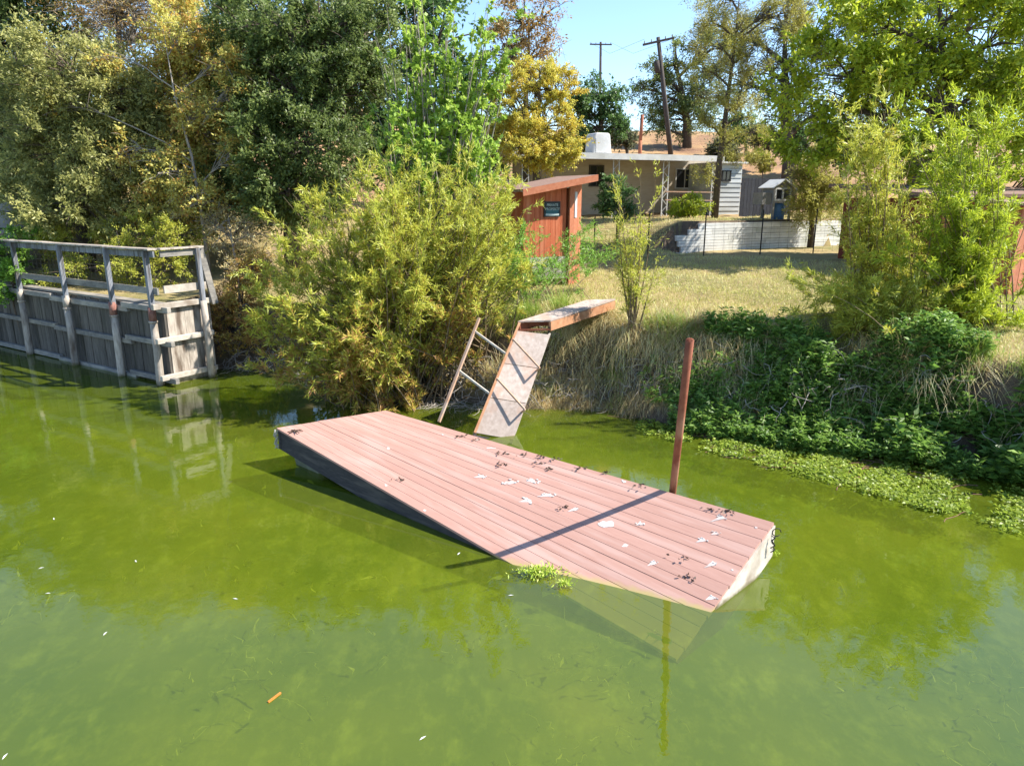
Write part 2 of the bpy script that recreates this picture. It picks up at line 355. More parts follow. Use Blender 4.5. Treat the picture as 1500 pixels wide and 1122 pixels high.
# ------------------------------------------------------------------ terrain
BW_L, BW_R = Vector((-15.1, 20.6)), Vector((-7.9, 16.0))
bank_px = [(420, 545), (520, 562), (600, 580), (700, 588), (800, 598), (900, 606), (1000, 620), (1130, 640), (1300, 662), (1500, 700), (1750, 770)]
bp = [onz(u, v) for u, v in bank_px]
BX = np.array([-60, -24, -15.1, -8.0, -7.7, -7.4]+[p.x for p in bp]+[14, 30])
BY = np.array([36, 26.4, 20.75, 16.2, 17.3, 17.5]+[p.y for p in bp]+[7.0, 3.0])
def fbm(x, y, s, seed=0):
    r = np.zeros_like(x, dtype=float)
    rr = np.random.default_rng(seed)
    for o in range(5):
        a, b, c, d = rr.uniform(-1, 1, 4)*2; k = s*2**o
        r += (np.sin(x*k*(1+.3*a)+y*k*b*.6+6*c)*np.cos(y*k*(1+.3*d)-x*k*a*.6+5*d))/2**o
    return r*.5
def sstep(x, a, b):
    t = np.clip((x-a)/(b-a), 0, 1); return t*t*(3-2*t)
def wall_y(x): return 24.9+(x-5.8)*0.50
def gz(x, y):
    x = np.asarray(x, float); y = np.asarray(y, float)
    d = (y-np.interp(x, BX, BY))*0.84
    d = d+fbm(x, y, 1.7, 3)*0.42*(x > -7.3)*(d < 2.5)*(d > -1.5)+fbm(x, y, .6, 17)*.35*(x > -7.3)*(d < 3)*(d > -1)
    z = np.interp(d, [-12, -3, -1.2, -.25, 0, .3, .65, .95, 1.2, 1.7, 4, 8, 12], [-1.6, -1.4, -1.0, -.4, 0.0, .28, .5, 1.05, 1.4, 1.62, 1.8, 2.15, 2.4])
    bulk = np.interp(d, [-3, -.3, .05, .12, 2, 6, 12], [-1.4, -.9, -.6, 1.75, 1.85, 2.5, 3.2])
    wl = x < -7.85
    z = np.where(wl, bulk, z)
    yw = wall_y(x)
    soft = sstep(y, 22.5, 28.5); hard = (y > yw+.02).astype(float)
    k = sstep(x, 4.6, 5.9)
    step = soft*(1-k)+hard*k
    z = np.where(y > 18, z+(3.42-np.minimum(z, 3.42))*step, z)
    z = z+np.interp(y, [30, 38, 52, 78, 120], [0, .25, 2.4, 7.3, 8.0])
    z = z+np.where(x < -6, sstep(y, 20, 40)*3.0*sstep(-x, 6, 18), 0)
    amp = np.where(d > .3, .07, .02)
    z = z+fbm(x, y, 2.1, 5)*amp*np.where(k*(y > yw-.6)*(y < yw+.6) > 0, 0, 1)+np.where(y > 40, fbm(x, y, .12, 8)*.5, 0)
    return z
def gzf(x, y): return float(gz(np.array([x]), np.array([y]))[0])
def axis(segs):
    out = []
    for a, b, s in segs: out += list(np.arange(a, b, s))
    return np.array(out+[segs[-1][1]])
gx = axis([(-400, -60, 20), (-60, -24, 2), (-24, -10, .4), (-10, 12, .16), (12, 24, .4), (24, 60, 2), (60, 400, 20)])
gy = axis([(-60, 4, 4), (4, 9, .3), (9, 20, .14), (20, 23.6, .2), (23.6, 30, .12), (30, 44, .5), (44, 120, 2), (120, 500, 20)])
GX, GY = np.meshgrid(gx, gy)
GZ = gz(GX, GY)
nx, ny = len(gx), len(gy)
ii = (np.arange(ny-1)[:, None]*nx+np.arange(nx-1)[None]).ravel()
f = np.stack([ii, ii+1, ii+nx+1, ii+nx], 1).ravel()
g = rawmesh('ground', np.stack([GX, GY, GZ], -1).reshape(-1, 3), f, 4, None, 'soil_and_dry_grass', None, True)
tag(g, 'dry grassy bank, yard and golden hillside', 'ground', kind='structure')
wm = MB(); wm.v = [(-120, -60, 0), (120, -60, 0), (120, 45, 0), (-120, 45, 0)]; wm.f = [(0, 1, 2, 3)]
tag(wm.build('water', 'green_pond_water'), 'still green algae-filled pond water', 'water', kind='structure')

am = MB(); am.v = [(-119, -59, -.30), (119, -59, -.30), (119, 44, -.30), (-119, 44, -.30)]; am.f = [(0, 1, 2, 3)]
tag(am.build('suspended_algae', 'suspended_algae'), 'murky algae hanging a hand deep in the pond water', 'algae', kind='stuff')
# ------------------------------------------------------------------ floating dock
dk = empty('floating_dock', (0, 8.5, 0), 'tilted pink-red plank floating dock with one corner sunk in the water', 'dock')
off = Vector((0, 8.5, 0))
cA, cB, cC, cD = onz(405, 627, .60), onz(565, 601, .62), onz(1134, 765, .57), onz(991, 966, -.26)
def dpt(s, t, dz=0.0):
    """s along the length (A->D), t across (front->back)"""
    p = (cA*(1-s)+cD*s)*(1-t)+(cB*(1-s)+cC*s)*t
    p = p+Vector((0, 0, -.0*math.sin(s*math.pi)*(1-t)))
    return p+Vector((0, 0, dz))-off
NB, SEG = 14, 14
for i in range(NB):
    t0, t1 = i/NB+.0017, (i+1)/NB-.0017
    e0, e1 = random.uniform(-.001, .0012), 1+random.uniform(-.001, .0012)
    lift = random.uniform(-.002, .003)
    mb = MB(); 
    for k in range(SEG+1):
        s = e0+(e1-e0)*k/SEG
        mb.v += [tuple(dpt(s, t0, lift)), tuple(dpt(s, t1, lift)), tuple(dpt(s, t1, lift-.032)), tuple(dpt(s, t0, lift-.032))]
    for k in range(SEG):
        b = 4*k
        for a, c in ((0, 1), (1, 2), (2, 3), (3, 0)): mb.f.append((b+a, b+4+a, b+4+c, b+c))
    mb.f += [(0, 1, 2, 3), (4*SEG+3, 4*SEG+2, 4*SEG+1, 4*SEG)]
    mb.build('deck_board', 'deck_red', dk)
def skirt(name, pts, h, th, mat, nrm):
    mb = MB(); n = len(pts)
    for p in pts:
        q = p+nrm*th
        mb.v += [tuple(p+Vector((0, 0, -.034))), tuple(q+Vector((0, 0, -.034))), tuple(q+Vector((0, 0, -h))), tuple(p+Vector((0, 0, -h)))]
    for k in range(n-1):
        b = 4*k
        for a, c in ((0, 1), (1, 2), (2, 3), (3, 0)): mb.f.append((b+a, b+c, b+4+c, b+4+a))
    mb.f += [(3, 2, 1, 0), (4*n-4, 4*n-3, 4*n-2, 4*n-1)]
    return mb.build(name, mat, dk)
nA = Vector((-.70, -.72, 0)); nR = Vector((.72, -.66, 0))
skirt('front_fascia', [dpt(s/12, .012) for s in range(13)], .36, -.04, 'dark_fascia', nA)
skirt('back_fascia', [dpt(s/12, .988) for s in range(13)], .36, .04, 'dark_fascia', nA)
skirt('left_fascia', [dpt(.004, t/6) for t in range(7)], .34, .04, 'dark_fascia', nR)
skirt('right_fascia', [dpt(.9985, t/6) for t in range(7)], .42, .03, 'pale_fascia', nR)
for (s0, s1) in ((.015, .125), (.38, .47), (.72, .82)):
    for (t0, t1) in ((.07, .42), (.58, .93)):
        mb = MB()
        P = [dpt(s0, t0, -.30), dpt(s1, t0, -.30), dpt(s1, t1, -.30), dpt(s0, t1, -.30)]
        c = sum(P, Vector())/4
        Q = [p+(c-p)*.12+Vector((0, 0, -.36)) for p in P]
        mb.quadbox([*Q, *P]); mb.build('float_tub', 'float_tub', dk, bevel=.05)
def deck_uv(u, v):
    """pixel -> (s,t) on the deck by search"""
    best = None
    for s in np.linspace(0, 1, 101):
        for t in np.linspace(0, 1, 41):
            p = dpt(s, t)+off
            c = p-Vector((0, 0, CAM_H)); yy = c.y*CP-c.z*SP; vv = -c.y*SP-c.z*CP
            e = (750+FPX*c.x/yy-u)**2+(561+FPX*vv/yy-v)**2
            if best is None or e < best[0]: best = (e, s, t)
    return best[1], best[2]
e_s = (cD-cA).normalized(); e_t = (cB-cA).normalized()
def blob(mb, c, L, W, ang, n=11, dz=.0045):
    pts = []
    for k in range(n):
        a = 2*math.pi*k/n; r = random.uniform(.45, 1.3)
        x, y = L*r*math.cos(a), W*r*math.sin(a)
        pts.append((x*math.cos(ang)-y*math.sin(ang), x*math.sin(ang)+y*math.cos(ang)))
    return pts
def deck_patch(name, mat, s, t, polys, dz=.0042):
    mb = MB(); Ls, Wt = 7.4, 2.2
    for pts in polys:
        b = len(mb.v)
        for dzz in (dz, dz-.006):
            for (x, y) in pts: mb.v.append(tuple(dpt(s+x/Ls, t+y/Wt, dzz)))
        n = len(pts); mb.f.append(tuple(range(b, b+n))); mb.f.append(tuple(range(b+2*n-1, b+n-1, -1)))
        for k in range(n): mb.f.append((b+k, b+n+k, b+n+(k+1) % n, b+(k+1) % n))
    return mb.build(name, mat, dk)
drops = [(707, 700, .08, .03, 1), (745, 706, .09, .07, 1), (783, 705, .10, .05, 1), (771, 732, .09, .05, 1), (803, 727, .09, .05, 1), (845, 748, .03, .02, 1),
         (889, 770, .13, .09, 0), (941, 768, .05, .03, 1), (917, 801, .05, .045, 0), (962, 823, .04, .02, 1), (1033, 790, .06, .025, 1), (1052, 783, .05, .02, 1), (1060, 760, .06, .02, 1),
         (1046, 822, .03, .015, 1), (1108, 770, .04, .02, 0), (568, 657, .06, .03, 0), (648, 637, .05, .025, 0), (563, 711, .05, .03, 0), (916, 705, .05, .03, 0), (721, 657, .10, .03, 0),
         (1071, 831, .025, .012, 0), (1042, 875, .05, .015, 1), (620, 746, .03, .03, 0)]
for (u, v, L, W, tail) in drops:
    s, t = deck_uv(u, v); polys = [blob(None, 0, L*.75, W*.75, random.uniform(-.5, .5))]
    if tail:
        a = random.uniform(-2.3, -1.9); ln = random.uniform(.07, .17); w0 = .022
        dx, dy = math.cos(a), math.sin(a)
        polys.append([(-dy*w0*1.6, dx*w0*1.6), (dy*w0*1.6, -dx*w0*1.6), (dx*ln*.5+dy*w0*.8, dy*ln*.5-dx*w0*.8), (dx*ln, dy*ln), (dx*ln*.5-dy*w0*.8, dy*ln*.5+dx*w0*.8)])
        for q in range(6):
            bx, by = random.uniform(-L, L)*1.1, random.uniform(-W, W)*1.2
            polys.append([(x+bx, y+by) for x, y in blob(None, 0, L*.22, W*.3, 0, 7)])
    for k, pl in enumerate(polys): deck_patch('dropping', 'dropping_white', s, t, [pl], .0043+k*.0012)
for (u, v) in [(737, 680), (765, 669), (795, 671), (812, 672), (795, 679), (735, 664), (853, 686), (886, 695), (825, 741), (676, 640), (697, 643), (806, 689), (940, 714), (1037, 745), (1064, 746), (1000, 818), (585, 704), (1005, 845)]:
    s, t = deck_uv(u, v)
    c = dpt(s, t, .008); nn = random.randint(6, 16)
    P = RG.normal(size=(nn, 3))*np.array((.045, .03, 0)); P[:, 2] = RG.uniform(.0, .012, nn)
    o = leaves('leaf_litter', P, RG.normal(size=(nn, 3))*np.array((1, 1, .25)), .05, .024, RG.uniform(0, .25, nn), 'lf_litter'); o.location = c+off
    tag(o, 'small clump of dark dry leaf litter lying on the pink dock boards', 'leaf litter', 'leaf litter scattered on the dock')
# crossed dark twigs near the raised corner
s, t = deck_uv(434, 634); c = dpt(s, t, .012)
mb = MB()
for a in (.2, .9, 2.4, 2.0): 
    d = Vector((math.cos(a), math.sin(a), 0))*.12; mb.tube([c-d, c+Vector((0, 0, .02)), c+d], [.006, .009, .005], 5)
o = mb.build('twig_bundle', 'litter'); o.location = off
tag(o, 'crossed black twigs lying at the raised corner of the dock', 'twigs')
# ropes
def wiggle(c, n, r, down):
    pts = []; 
    for k in range(n): pts.append(c+Vector((random.uniform(-r, r), random.uniform(-r, r)*.6, -down*k/n)))
    return pts
mb = MB()
for q in range(4): mb.tube(wiggle(dpt(.0, .02)+Vector((-.045, -.03, -.03)), 12, .035, .34), .009, 5)
mb.build('mooring_rope', 'rope', dk, True)
mb = MB()
for q in range(2): mb.tube(wiggle(dpt(1, .93)+Vector((.05, -.04, -.05)), 8, .03, .22), .007, 5)
c = dpt(1, .96)+Vector((.07, -.03, -.06)); mb.tube([c+Vector((.05*math.cos(a), .02, .05*math.sin(a))) for a in np.linspace(0, 5.6, 10)], .006, 5)
mb.build('mooring_rope', 'black_iron', dk, True)
# weed tuft at the waterline of the dock
for (u, v, nn, rr) in ((790, 838, 420, .12), (826, 856, 120, .05), (1128, 812, 60, .05)):
    c = onz(u, v, .03); P = np.array(c)+RG.normal(size=(nn, 3))*np.array((rr, rr*.5, .02))
    P[:, 2] = np.abs(P[:, 2]-.0)+.01
    o = leaves('water_weed', P-np.array(c), RG.normal(size=(nn, 3))+np.array((0, 0, 1.0)), .05, .016, RG.uniform(0, 1, nn), 'lf_weed'); o.location = c
    tag(o, {420: 'bright green weed tuft caught on the sunken front edge of the dock', 120: 'small trailing weed sprig at the dock waterline beside the larger tuft', 60: 'weed sprig under the pale end board of the dock'}[nn], 'water weed', kind='stuff')
# rusty pipe
pb = onz(984, 718, .59)+Vector((.03, .06, 0)); ln = 2.28
ax = Vector((-.06, -.41, 1)).normalized()
mb = MB(); n = 20; r0, r1 = .046, .038
lo = pb-ax*1.6; hi = pb+ax*ln
mb.tube([lo, pb, pb+ax*.8, hi], r0, n, False)
b = len(mb.v); mb.tube([hi, hi-ax*.5], r1, n, True)
for k in range(n): mb.f.append((3*n+k, 3*n+(k+1) % n, b+(k+1) % n, b+k))
pp = empty('mooring_pipe', (pb.x, pb.y, 0), 'rusty hollow steel mooring pipe standing at the back edge of the dock', 'pipe')
o = mb.build('pipe', 'rust', pp, True); o.location = -pp.location
# ------------------------------------------------------------------ gangway and landing
gw = empty('gangway', (0, 12.4, 0), 'steep weathered plywood gangway with rust-brown rails leaning from landing to water', 'gangway')
go = Vector((0, 12.4, 0))
YB, YT = 12.15, 13.35
g00, g01 = ony(696, 634, YB), ony(752, 644, YB+.12)      # bottom left, bottom right
g10, g11 = ony(757, 484, YT), ony(806, 490, YT+.12)
gn = (g01-g00).cross(g10-g00).normalized()
if gn.z < 0: gn = -gn
def gpt(a, b, h=0): return (g00*(1-b)+g10*b)*(1-a)+(g01*(1-b)+g11*b)*a+gn*h-go
for k in range(3):
    b0, b1 = k/3+.003, (k+1)/3-.003
    mb = MB(); mb.quadbox([gpt(0, b0, -.03), gpt(1, b0, -.03), gpt(1, b1, -.03), gpt(0, b1, -.03), gpt(0, b0), gpt(1, b0), gpt(1, b1), gpt(0, b1)])
    mb.build('ramp_panel', 'ramp_wood', gw)
for a in (.02, .98): MB().bar(gpt(a, -.02, -.075), gpt(a, 1.02, -.075), .05, .09, gn).build('stringer', 'rail_wood' if a < .5 else 'pale_fascia', gw)
MB().bar(gpt(-.03, -.01, .09), gpt(-.03, 1.06, .09), .045, .045, gn).build('side_rail', 'rust_orange', gw)
MB().bar(gpt(0, -.03, -.03), gpt(1, -.03, -.03), .05, .05, gn).build('end_bar', 'dark_fascia', gw)
q0, q1 = ony(643, 618, YB-.05)-go, ony(702, 466, YT)-go
MB().bar(q0, q1, .045, .045).build('hand_rail', 'rail_wood', gw)
def hr(b): return q0*(1-b)+q1*b
for b0, b1 in ((.87, .74), (.48, .35)): MB().bar(hr(b0), gpt(-.03, b1, .09), .03, .035).build('brace', 'pale_fascia', gw)
for b0, b1 in ((.89, .64), (.50, .25)): MB().bar(gpt(-.03, b0, .11), gpt(.97, b1, .20), .028, .03).build('brace', 'rail_wood', gw)
for b in (.64, .25): MB().bar(gpt(.97, b, -.03), gpt(.97, b, .21), .028, .028).build('brace_stub', 'rail_wood', gw)
lp = empty('landing_platform', (1, 14, 1.5), 'pale wooden landing platform with rust-orange side beam at the bank top', 'platform')
lo_ = Vector((1, 14, 1.5))
l0, l1 = ony(758, 470, YT+.05)-lo_, ony(807, 474, YT+.15)-lo_
zt = (l0.z+l1.z)/2; l0.z = l1.z = zt
dirp = (Vector((2.25, 15.6, 0))-Vector((.75, 13.45, 0))).normalized(); LN = 2.7
pn = Vector((dirp.y, -dirp.x, 0)); wv_ = (l1-l0); 
NP = 5
for k in range(NP):
    a0, a1 = k/NP+.008, (k+1)/NP-.008
    dz = Vector((0, 0, random.uniform(-.003, .004))); up = Vector((0, 0, .03)); rise = dirp*(LN+random.uniform(-.03, .03))+Vector((0, 0, .10))
    A_, B_ = l0+wv_*a0+dz, l0+wv_*a1+dz
    MB().quadbox([A_, B_, B_+rise, A_+rise, A_+up, B_+up, B_+rise+up, A_+rise+up]).build('plank', 'ramp_wood', lp)
for a, mt in ((.03, 'rust'), (.97, 'rust_orange')):
    A_ = l0+wv_*a-Vector((0, 0, .09)); MB().bar(A_, A_+dirp*LN+Vector((0, 0, .09)), .05, .17).build('side_beam', mt, lp)
MB().bar(l0+wv_*.03-Vector((0, 0, .15)), l0+wv_*.97-Vector((0, 0, .15)), .04, .035).build('cross_bar', 'rust', lp)
MB().bar(l0+wv_*.03-Vector((0, 0, .06))+dirp*.35, l0+wv_*.97-Vector((0, 0, .06))+dirp*.35, .04, .12).build('cross_bar', 'rust', lp)
for a in (.06, .94):
    A_ = l0+wv_*a-Vector((0, 0, .1)); MB().bar(A_, A_-Vector((0, .0, .12)), .025, .025).build('hinge_bracket', 'black_iron', lp)
# ------------------------------------------------------------------ bulkhead with railing
bh = empty('wooden_bulkhead', (BW_R.x, BW_R.y, 0), 'old grey wooden bulkhead with vertical planks, pile posts and open railing', 'bulkhead')
ev = (BW_R-BW_L).normalized(); e3 = Vector((ev.x, ev.y, 0)); nf = Vector((ev.y, -ev.x, 0))    # nf faces the water
if nf.y > 0: nf = -nf
TOPZ = 1.86
def bpt(a, o=0.0, z=0.0): return e3*(-a)+nf*o+Vector((0, 0, z))      # a metres to the left of the corner
a = 0.0; LEN = 12.5
while a < LEN:
    wd = random.uniform(.17, .24); h = TOPZ-.06+random.uniform(-.03, .02); o_ = random.uniform(-.008, .012)
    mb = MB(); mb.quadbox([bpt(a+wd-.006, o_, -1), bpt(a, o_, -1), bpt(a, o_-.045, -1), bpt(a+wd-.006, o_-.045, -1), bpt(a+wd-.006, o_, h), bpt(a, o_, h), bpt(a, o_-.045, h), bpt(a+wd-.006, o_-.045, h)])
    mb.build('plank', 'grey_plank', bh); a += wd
back = -nf
b_ = 0.06
while b_ < .98:
    wd = random.uniform(.17, .24); o_ = random.uniform(-.008, .01)
    def ept(b, o, z): return back*b+e3*o+Vector((0, 0, z))
    h = TOPZ-.08
    MB().quadbox([ept(b_, o_, -1), ept(b_+wd-.006, o_, -1), ept(b_+wd-.006, o_-.045, -1), ept(b_, o_-.045, -1), ept(b_, o_, h), ept(b_+wd-.006, o_, h), ept(b_+wd-.006, o_-.045, h), ept(b_, o_-.045, h)]).build('plank', 'pile_wood', bh)  # end planks in paler wood, the sunlit side put into the colour
    b_ += wd
for z, hh in ((TOPZ-.10, .13), (.98, .12), (.12, .12)):
    prev = 0
    for (a0, a1, dz, oo) in ((-.32, 1.55, .0, .07), (1.35, 5.0, -.10, .05), (4.9, 12.5, -.04, .06)):
        MB().bar(bpt(a0, oo, z+dz), bpt(a1, oo, z+dz), .10, hh).build('waler', 'grey_rail', bh, bevel=.008)
    MB().bar(ept(-.30, .06, z+.08), ept(1.15, .06, z+.08), .10, hh).build('waler', 'pale_fascia', bh, bevel=.008)  # end walers paler than the front ones, sunlight put into the colour
MB().quadbox([bpt(12.5, .02, TOPZ-.05), bpt(-.05, .02, TOPZ-.05), bpt(-.05, -.26, TOPZ-.05), bpt(12.5, -.26, TOPZ-.05), bpt(12.5, .02, TOPZ), bpt(-.05, .02, TOPZ), bpt(-.05, -.26, TOPZ), bpt(12.5, -.26, TOPZ)]).build('walkway_board', 'grey_rail', bh)
RZ = 3.10
def hit_a(u, v):
    p = onz(u, v)-Vector((BW_R.x, BW_R.y, 0)); return -(p.x*e3.x+p.y*e3.y)
posts = [hit_a(252, 560)-.02, hit_a(187, 549), hit_a(121, 533), hit_a(64, 516), hit_a(18, 503), 10.2]
for i, a in enumerate(posts):
    jx = [random.uniform(-.05, .05) for _ in range(4)]
    mb = MB().tube([bpt(a, .19, -1.2), bpt(a, .19, 0), bpt(a+jx[0]*.3, .18, .8), bpt(a, .18, TOPZ-.35)], [.095, .09, .085, .08], 12)
    mb.build('pile', 'pile_wood', bh, True)
    MB().tube([bpt(a, .18, TOPZ-.36), bpt(a, .18, TOPZ-.05)], [.083, .082], 12).build('pile_top', 'red_band' if i < 2 else 'pile_wood', bh, True)
    MB().tube([bpt(a, .18, TOPZ-.40), bpt(a, .18, TOPZ-.36)], [.098, .098], 12).build('pile_collar', 'pile_wood', bh, True)
    MB().bar(bpt(a-.035, .18, TOPZ-.1), bpt(a-.035, .18, RZ-.03), .075, .11, nf).build('rail_post', 'painted_post', bh, bevel=.006)
    MB().bar(bpt(a+.06, .15, TOPZ-.02), bpt(a+.06, .15, RZ-.06), .06, .09, nf).build('rail_post', 'grey_rail', bh, bevel=.006)
pe = [(.92, .16)]
for (b, o_) in pe:
    MB().tube([ept(b, o_, -1.1), ept(b, o_, 1.2), ept(b, o_-.02, TOPZ)], [.085, .08, .075], 12).build('pile', 'pile_wood', bh, True)
    MB().bar(ept(b, o_-.02, TOPZ-.1), ept(b, o_-.04, RZ-.03), .08, .11, nf).build('rail_post', 'painted_post', bh, bevel=.006)
MB().bar(ept(1.22, .16, 1.75), ept(1.1, -.05, RZ+.0), .05, .16, nf).build('leaning_board', 'grey_rail', bh)
segs = [(-.05, posts[1]), (posts[1], posts[2]+.6), (posts[2]+.6, posts[3]+.3), (posts[3]+.3, posts[5])]
for a0, a1 in segs:
    a0 += .006
    MB().bar(bpt(a0, .10, RZ), bpt(a1, .10, RZ-.01), .26, .035).build('cap_rail', 'pile_wood', bh)
    MB().bar(bpt(a0, .105, RZ-.11), bpt(a1, .105, RZ-.12), .04, .13).build('top_rail', 'painted_post', bh)
    MB().bar(bpt(a0, .105, 2.17), bpt(a1, .105, 2.17), .04, .15).build('middle_rail', 'grey_rail', bh)
MB().bar(ept(.0, .05, RZ), ept(1.08, .05, RZ), .2, .035).build('cap_rail', 'pile_wood', bh)
MB().bar(ept(.02, .07, RZ-.11), ept(1.08, .07, RZ-.11), .04, .13).build('top_rail', 'grey_rail', bh)
MB().bar(ept(.02, .07, 2.2), ept(1.08, .07, 2.2), .04, .17).build('middle_rail', 'pale_fascia', bh)  # paler than the front middle rail, sunlit end put into the colour
# wire mesh hung in the railing bays
mb = MB()
for k in range(38): mb.tube([bpt(.1+k*.22, .08, 2.24), bpt(.1+k*.22, .08, RZ-.18)], .0035, 3, False)
for z in np.linspace(2.3, RZ-.2, 6): mb.tube([bpt(.0, .083, z), bpt(8.4, .083, z)], .0035, 3, False)
mb.build('wire_mesh', 'black_iron', bh)

# ------------------------------------------------------------------ red shed with notice
SY = 19.6
sb = ony(812, 392, SY)
sz = sb.z
sh = empty('red_shed', (sb.x, SY, sz), 'small rust-red plank shed with sloping roof and black notice on its wall', 'shed', rz=math.radians(30))
W_, D_ = 2.15, 1.3            # local x along the sign wall, y to the back; origin mid front
x0, x1 = -1.0, .36
def rz_(x): return 1.98+(x+1.15)*.17
nbd = 8
for k in range(nbd):
    a0, a1 = x0+(x1-x0)*k/nbd+.004, x0+(x1-x0)*(k+1)/nbd-.004
    o_ = random.uniform(0, .008)
    MB().quadbox([(a0, -o_, .3), (a1, -o_, .3), (a1, .03, .3), (a0, .03, .3), (a0, -o_, rz_(a0)), (a1, -o_, rz_(a1)), (a1, .03, rz_(a1)), (a0, .03, rz_(a0))]).build('wall_board', 'shed_red', sh)
MB().box(x0, x1, .035, D_, -.3, 2.0).build('shed_body', 'shed_red', sh)
MB().box(x0+.02, x1-.01, -.04, .034, -.3, .29).build('concrete_base', 'concrete_old', sh)
for k in range(3):      # corner wall right of the notice, facing the sun
    p0 = Vector((x1+.05, -.10, 0)); ed = Vector((.93, .36, 0)); nn = Vector((.36, -.93, 0))
    a0, a1 = k*.185+.003, (k+1)*.185-.003
    A_, B_ = p0+ed*a0, p0+ed*a1
    MB().quadbox([A_+Vector((0, 0, -.5)), B_+Vector((0, 0, -.5)), B_-nn*.04+Vector((0, 0, -.5)), A_-nn*.04+Vector((0, 0, -.5)), A_+Vector((0, 0, 2.20)), B_+Vector((0, 0, 2.20)), B_-nn*.04+Vector((0, 0, 2.20)), A_-nn*.04+Vector((0, 0, 2.20))]).build('corner_board', 'shed_edge', sh)
th_ = Vector((x1+.05, -.10, 0))+Vector((.93, .36, 0))*.27+Vector((.36, -.93, 0))*.01
MB().bar(th_+Vector((0, 0, 1.32)), th_+Vector((0, 0, 2.0)), .10, .016, (.36, -.93, 0)).build('white_gauge', 'white_paint', sh)
MB().box(x1+.1, x1+.52, .12, D_-.02, -.4, 2.1).build('corner_post', 'shed_red', sh)
R0, R1 = -1.25, 1.05
def rq(x, y, z): return Vector((x, y, rz_(x)+z))
MB().quadbox([rq(R0, -.38, .05), rq(R1, -.38, .05), rq(R1, D_+.2, .05), rq(R0, D_+.2, .05), rq(R0, -.38, .09), rq(R1, -.38, .09), rq(R1, D_+.2, .09), rq(R0, D_+.2, .09)]).build('roof', 'roof_felt', sh)
MB().quadbox([rq(R0, -.42, -.08), rq(R1, -.42, -.08), rq(R1, -.383, -.08), rq(R0, -.383, -.08), rq(R0, -.42, .085), rq(R1, -.42, .085), rq(R1, -.383, .085), rq(R0, -.383, .085)]).build('roof_fascia', 'shed_edge', sh)
MB().quadbox([rq(R1+.003, -.42, -.08), rq(R1+.04, -.42, -.08), rq(R1+.04, D_+.2, -.08), rq(R1+.003, D_+.2, -.08), rq(R1+.003, -.42, .085), rq(R1+.04, -.42, .085), rq(R1+.04, D_+.2, .085), rq(R1+.003, D_+.2, .085)]).build('roof_fascia', 'shed_edge', sh)
# notice on the shed wall
sg = empty('notice_sign', tuple(Vector((sb.x, SY, sz))+Matrix.Rotation(math.radians(30), 3, 'Z') @ Vector((-.12, -.03, 1.55))), 'black and teal notice with pale capital lettering fixed to the red shed wall', 'sign', rz=math.radians(30))
MB().box(-.26, .26, -.012, .012, -.2, .2).build('sign_plate', 'sign_black', sg)
MB().box(-.20, .20, -.016, -.0125, -.155, -.01).build('sign_panel', 'sign_teal', sg)
MB().box(-.21, .21, -.020, -.0165, -.165, -.115).build('sign_stripe', 'sign_letter', sg)
for body, z, size in (('PRIVATE', .085, .085), ('PROPERTY', -.02, .085)):
    cu = bpy.data.curves.new('lettering', 'FONT'); cu.body = body; cu.align_x = 'CENTER'; cu.size = size*1.15; cu.extrude = .002
    cu.materials.append(MATS['sign_letter'])
    tmp = bpy.data.objects.new('lettering', cu); COL.objects.link(tmp)
    dg = bpy.context.evaluated_depsgraph_get(); me = bpy.data.meshes.new_from_object(tmp.evaluated_get(dg)); bpy.data.objects.remove(tmp)
    o = bpy.data.objects.new('lettering', me); COL.objects.link(o); o.parent = sg
    if not me.materials: me.materials.append(MATS['sign_letter'])
    o.location = (0, -.0215, z-.01); o.rotation_euler = (math.radians(90), 0, 0)
# ------------------------------------------------------------------ retaining wall
rw = empty('retaining_wall', (5.8, wall_y(5.8), 2.3), 'low whitish block retaining wall in long courses behind the wire fence', 'wall')
wd_ = Vector((1, .50, 0)).normalized(); wn = Vector((wd_.y, -wd_.x, 0))
CH = .195
for c in range(6):
    s0 = [-.35, .1, .0, -.25, .35, .9][c] - random.uniform(0, .2)
    x = s0
    while x < 13.0:
        L = random.uniform(.8, 1.3); z0 = -.12+c*CH+.006; o_ = random.uniform(-.01, .012)
        A_ = wd_*x; B_ = wd_*(x+L-.012)
        ff = wn*(.10+o_-.012*c)
        bk = wn*-.16
        MB().quadbox([A_+ff+Vector((0, 0, z0)), B_+ff+Vector((0, 0, z0)), B_+bk+Vector((0, 0, z0)), A_+bk+Vector((0, 0, z0)), A_+ff+Vector((0, 0, z0+CH-.014)), B_+ff+Vector((0, 0, z0+CH-.014)), B_+bk+Vector((0, 0, z0+CH-.014)), A_+bk+Vector((0, 0, z0+CH-.014))]).build('block', 'block_wall', rw)
        x += L
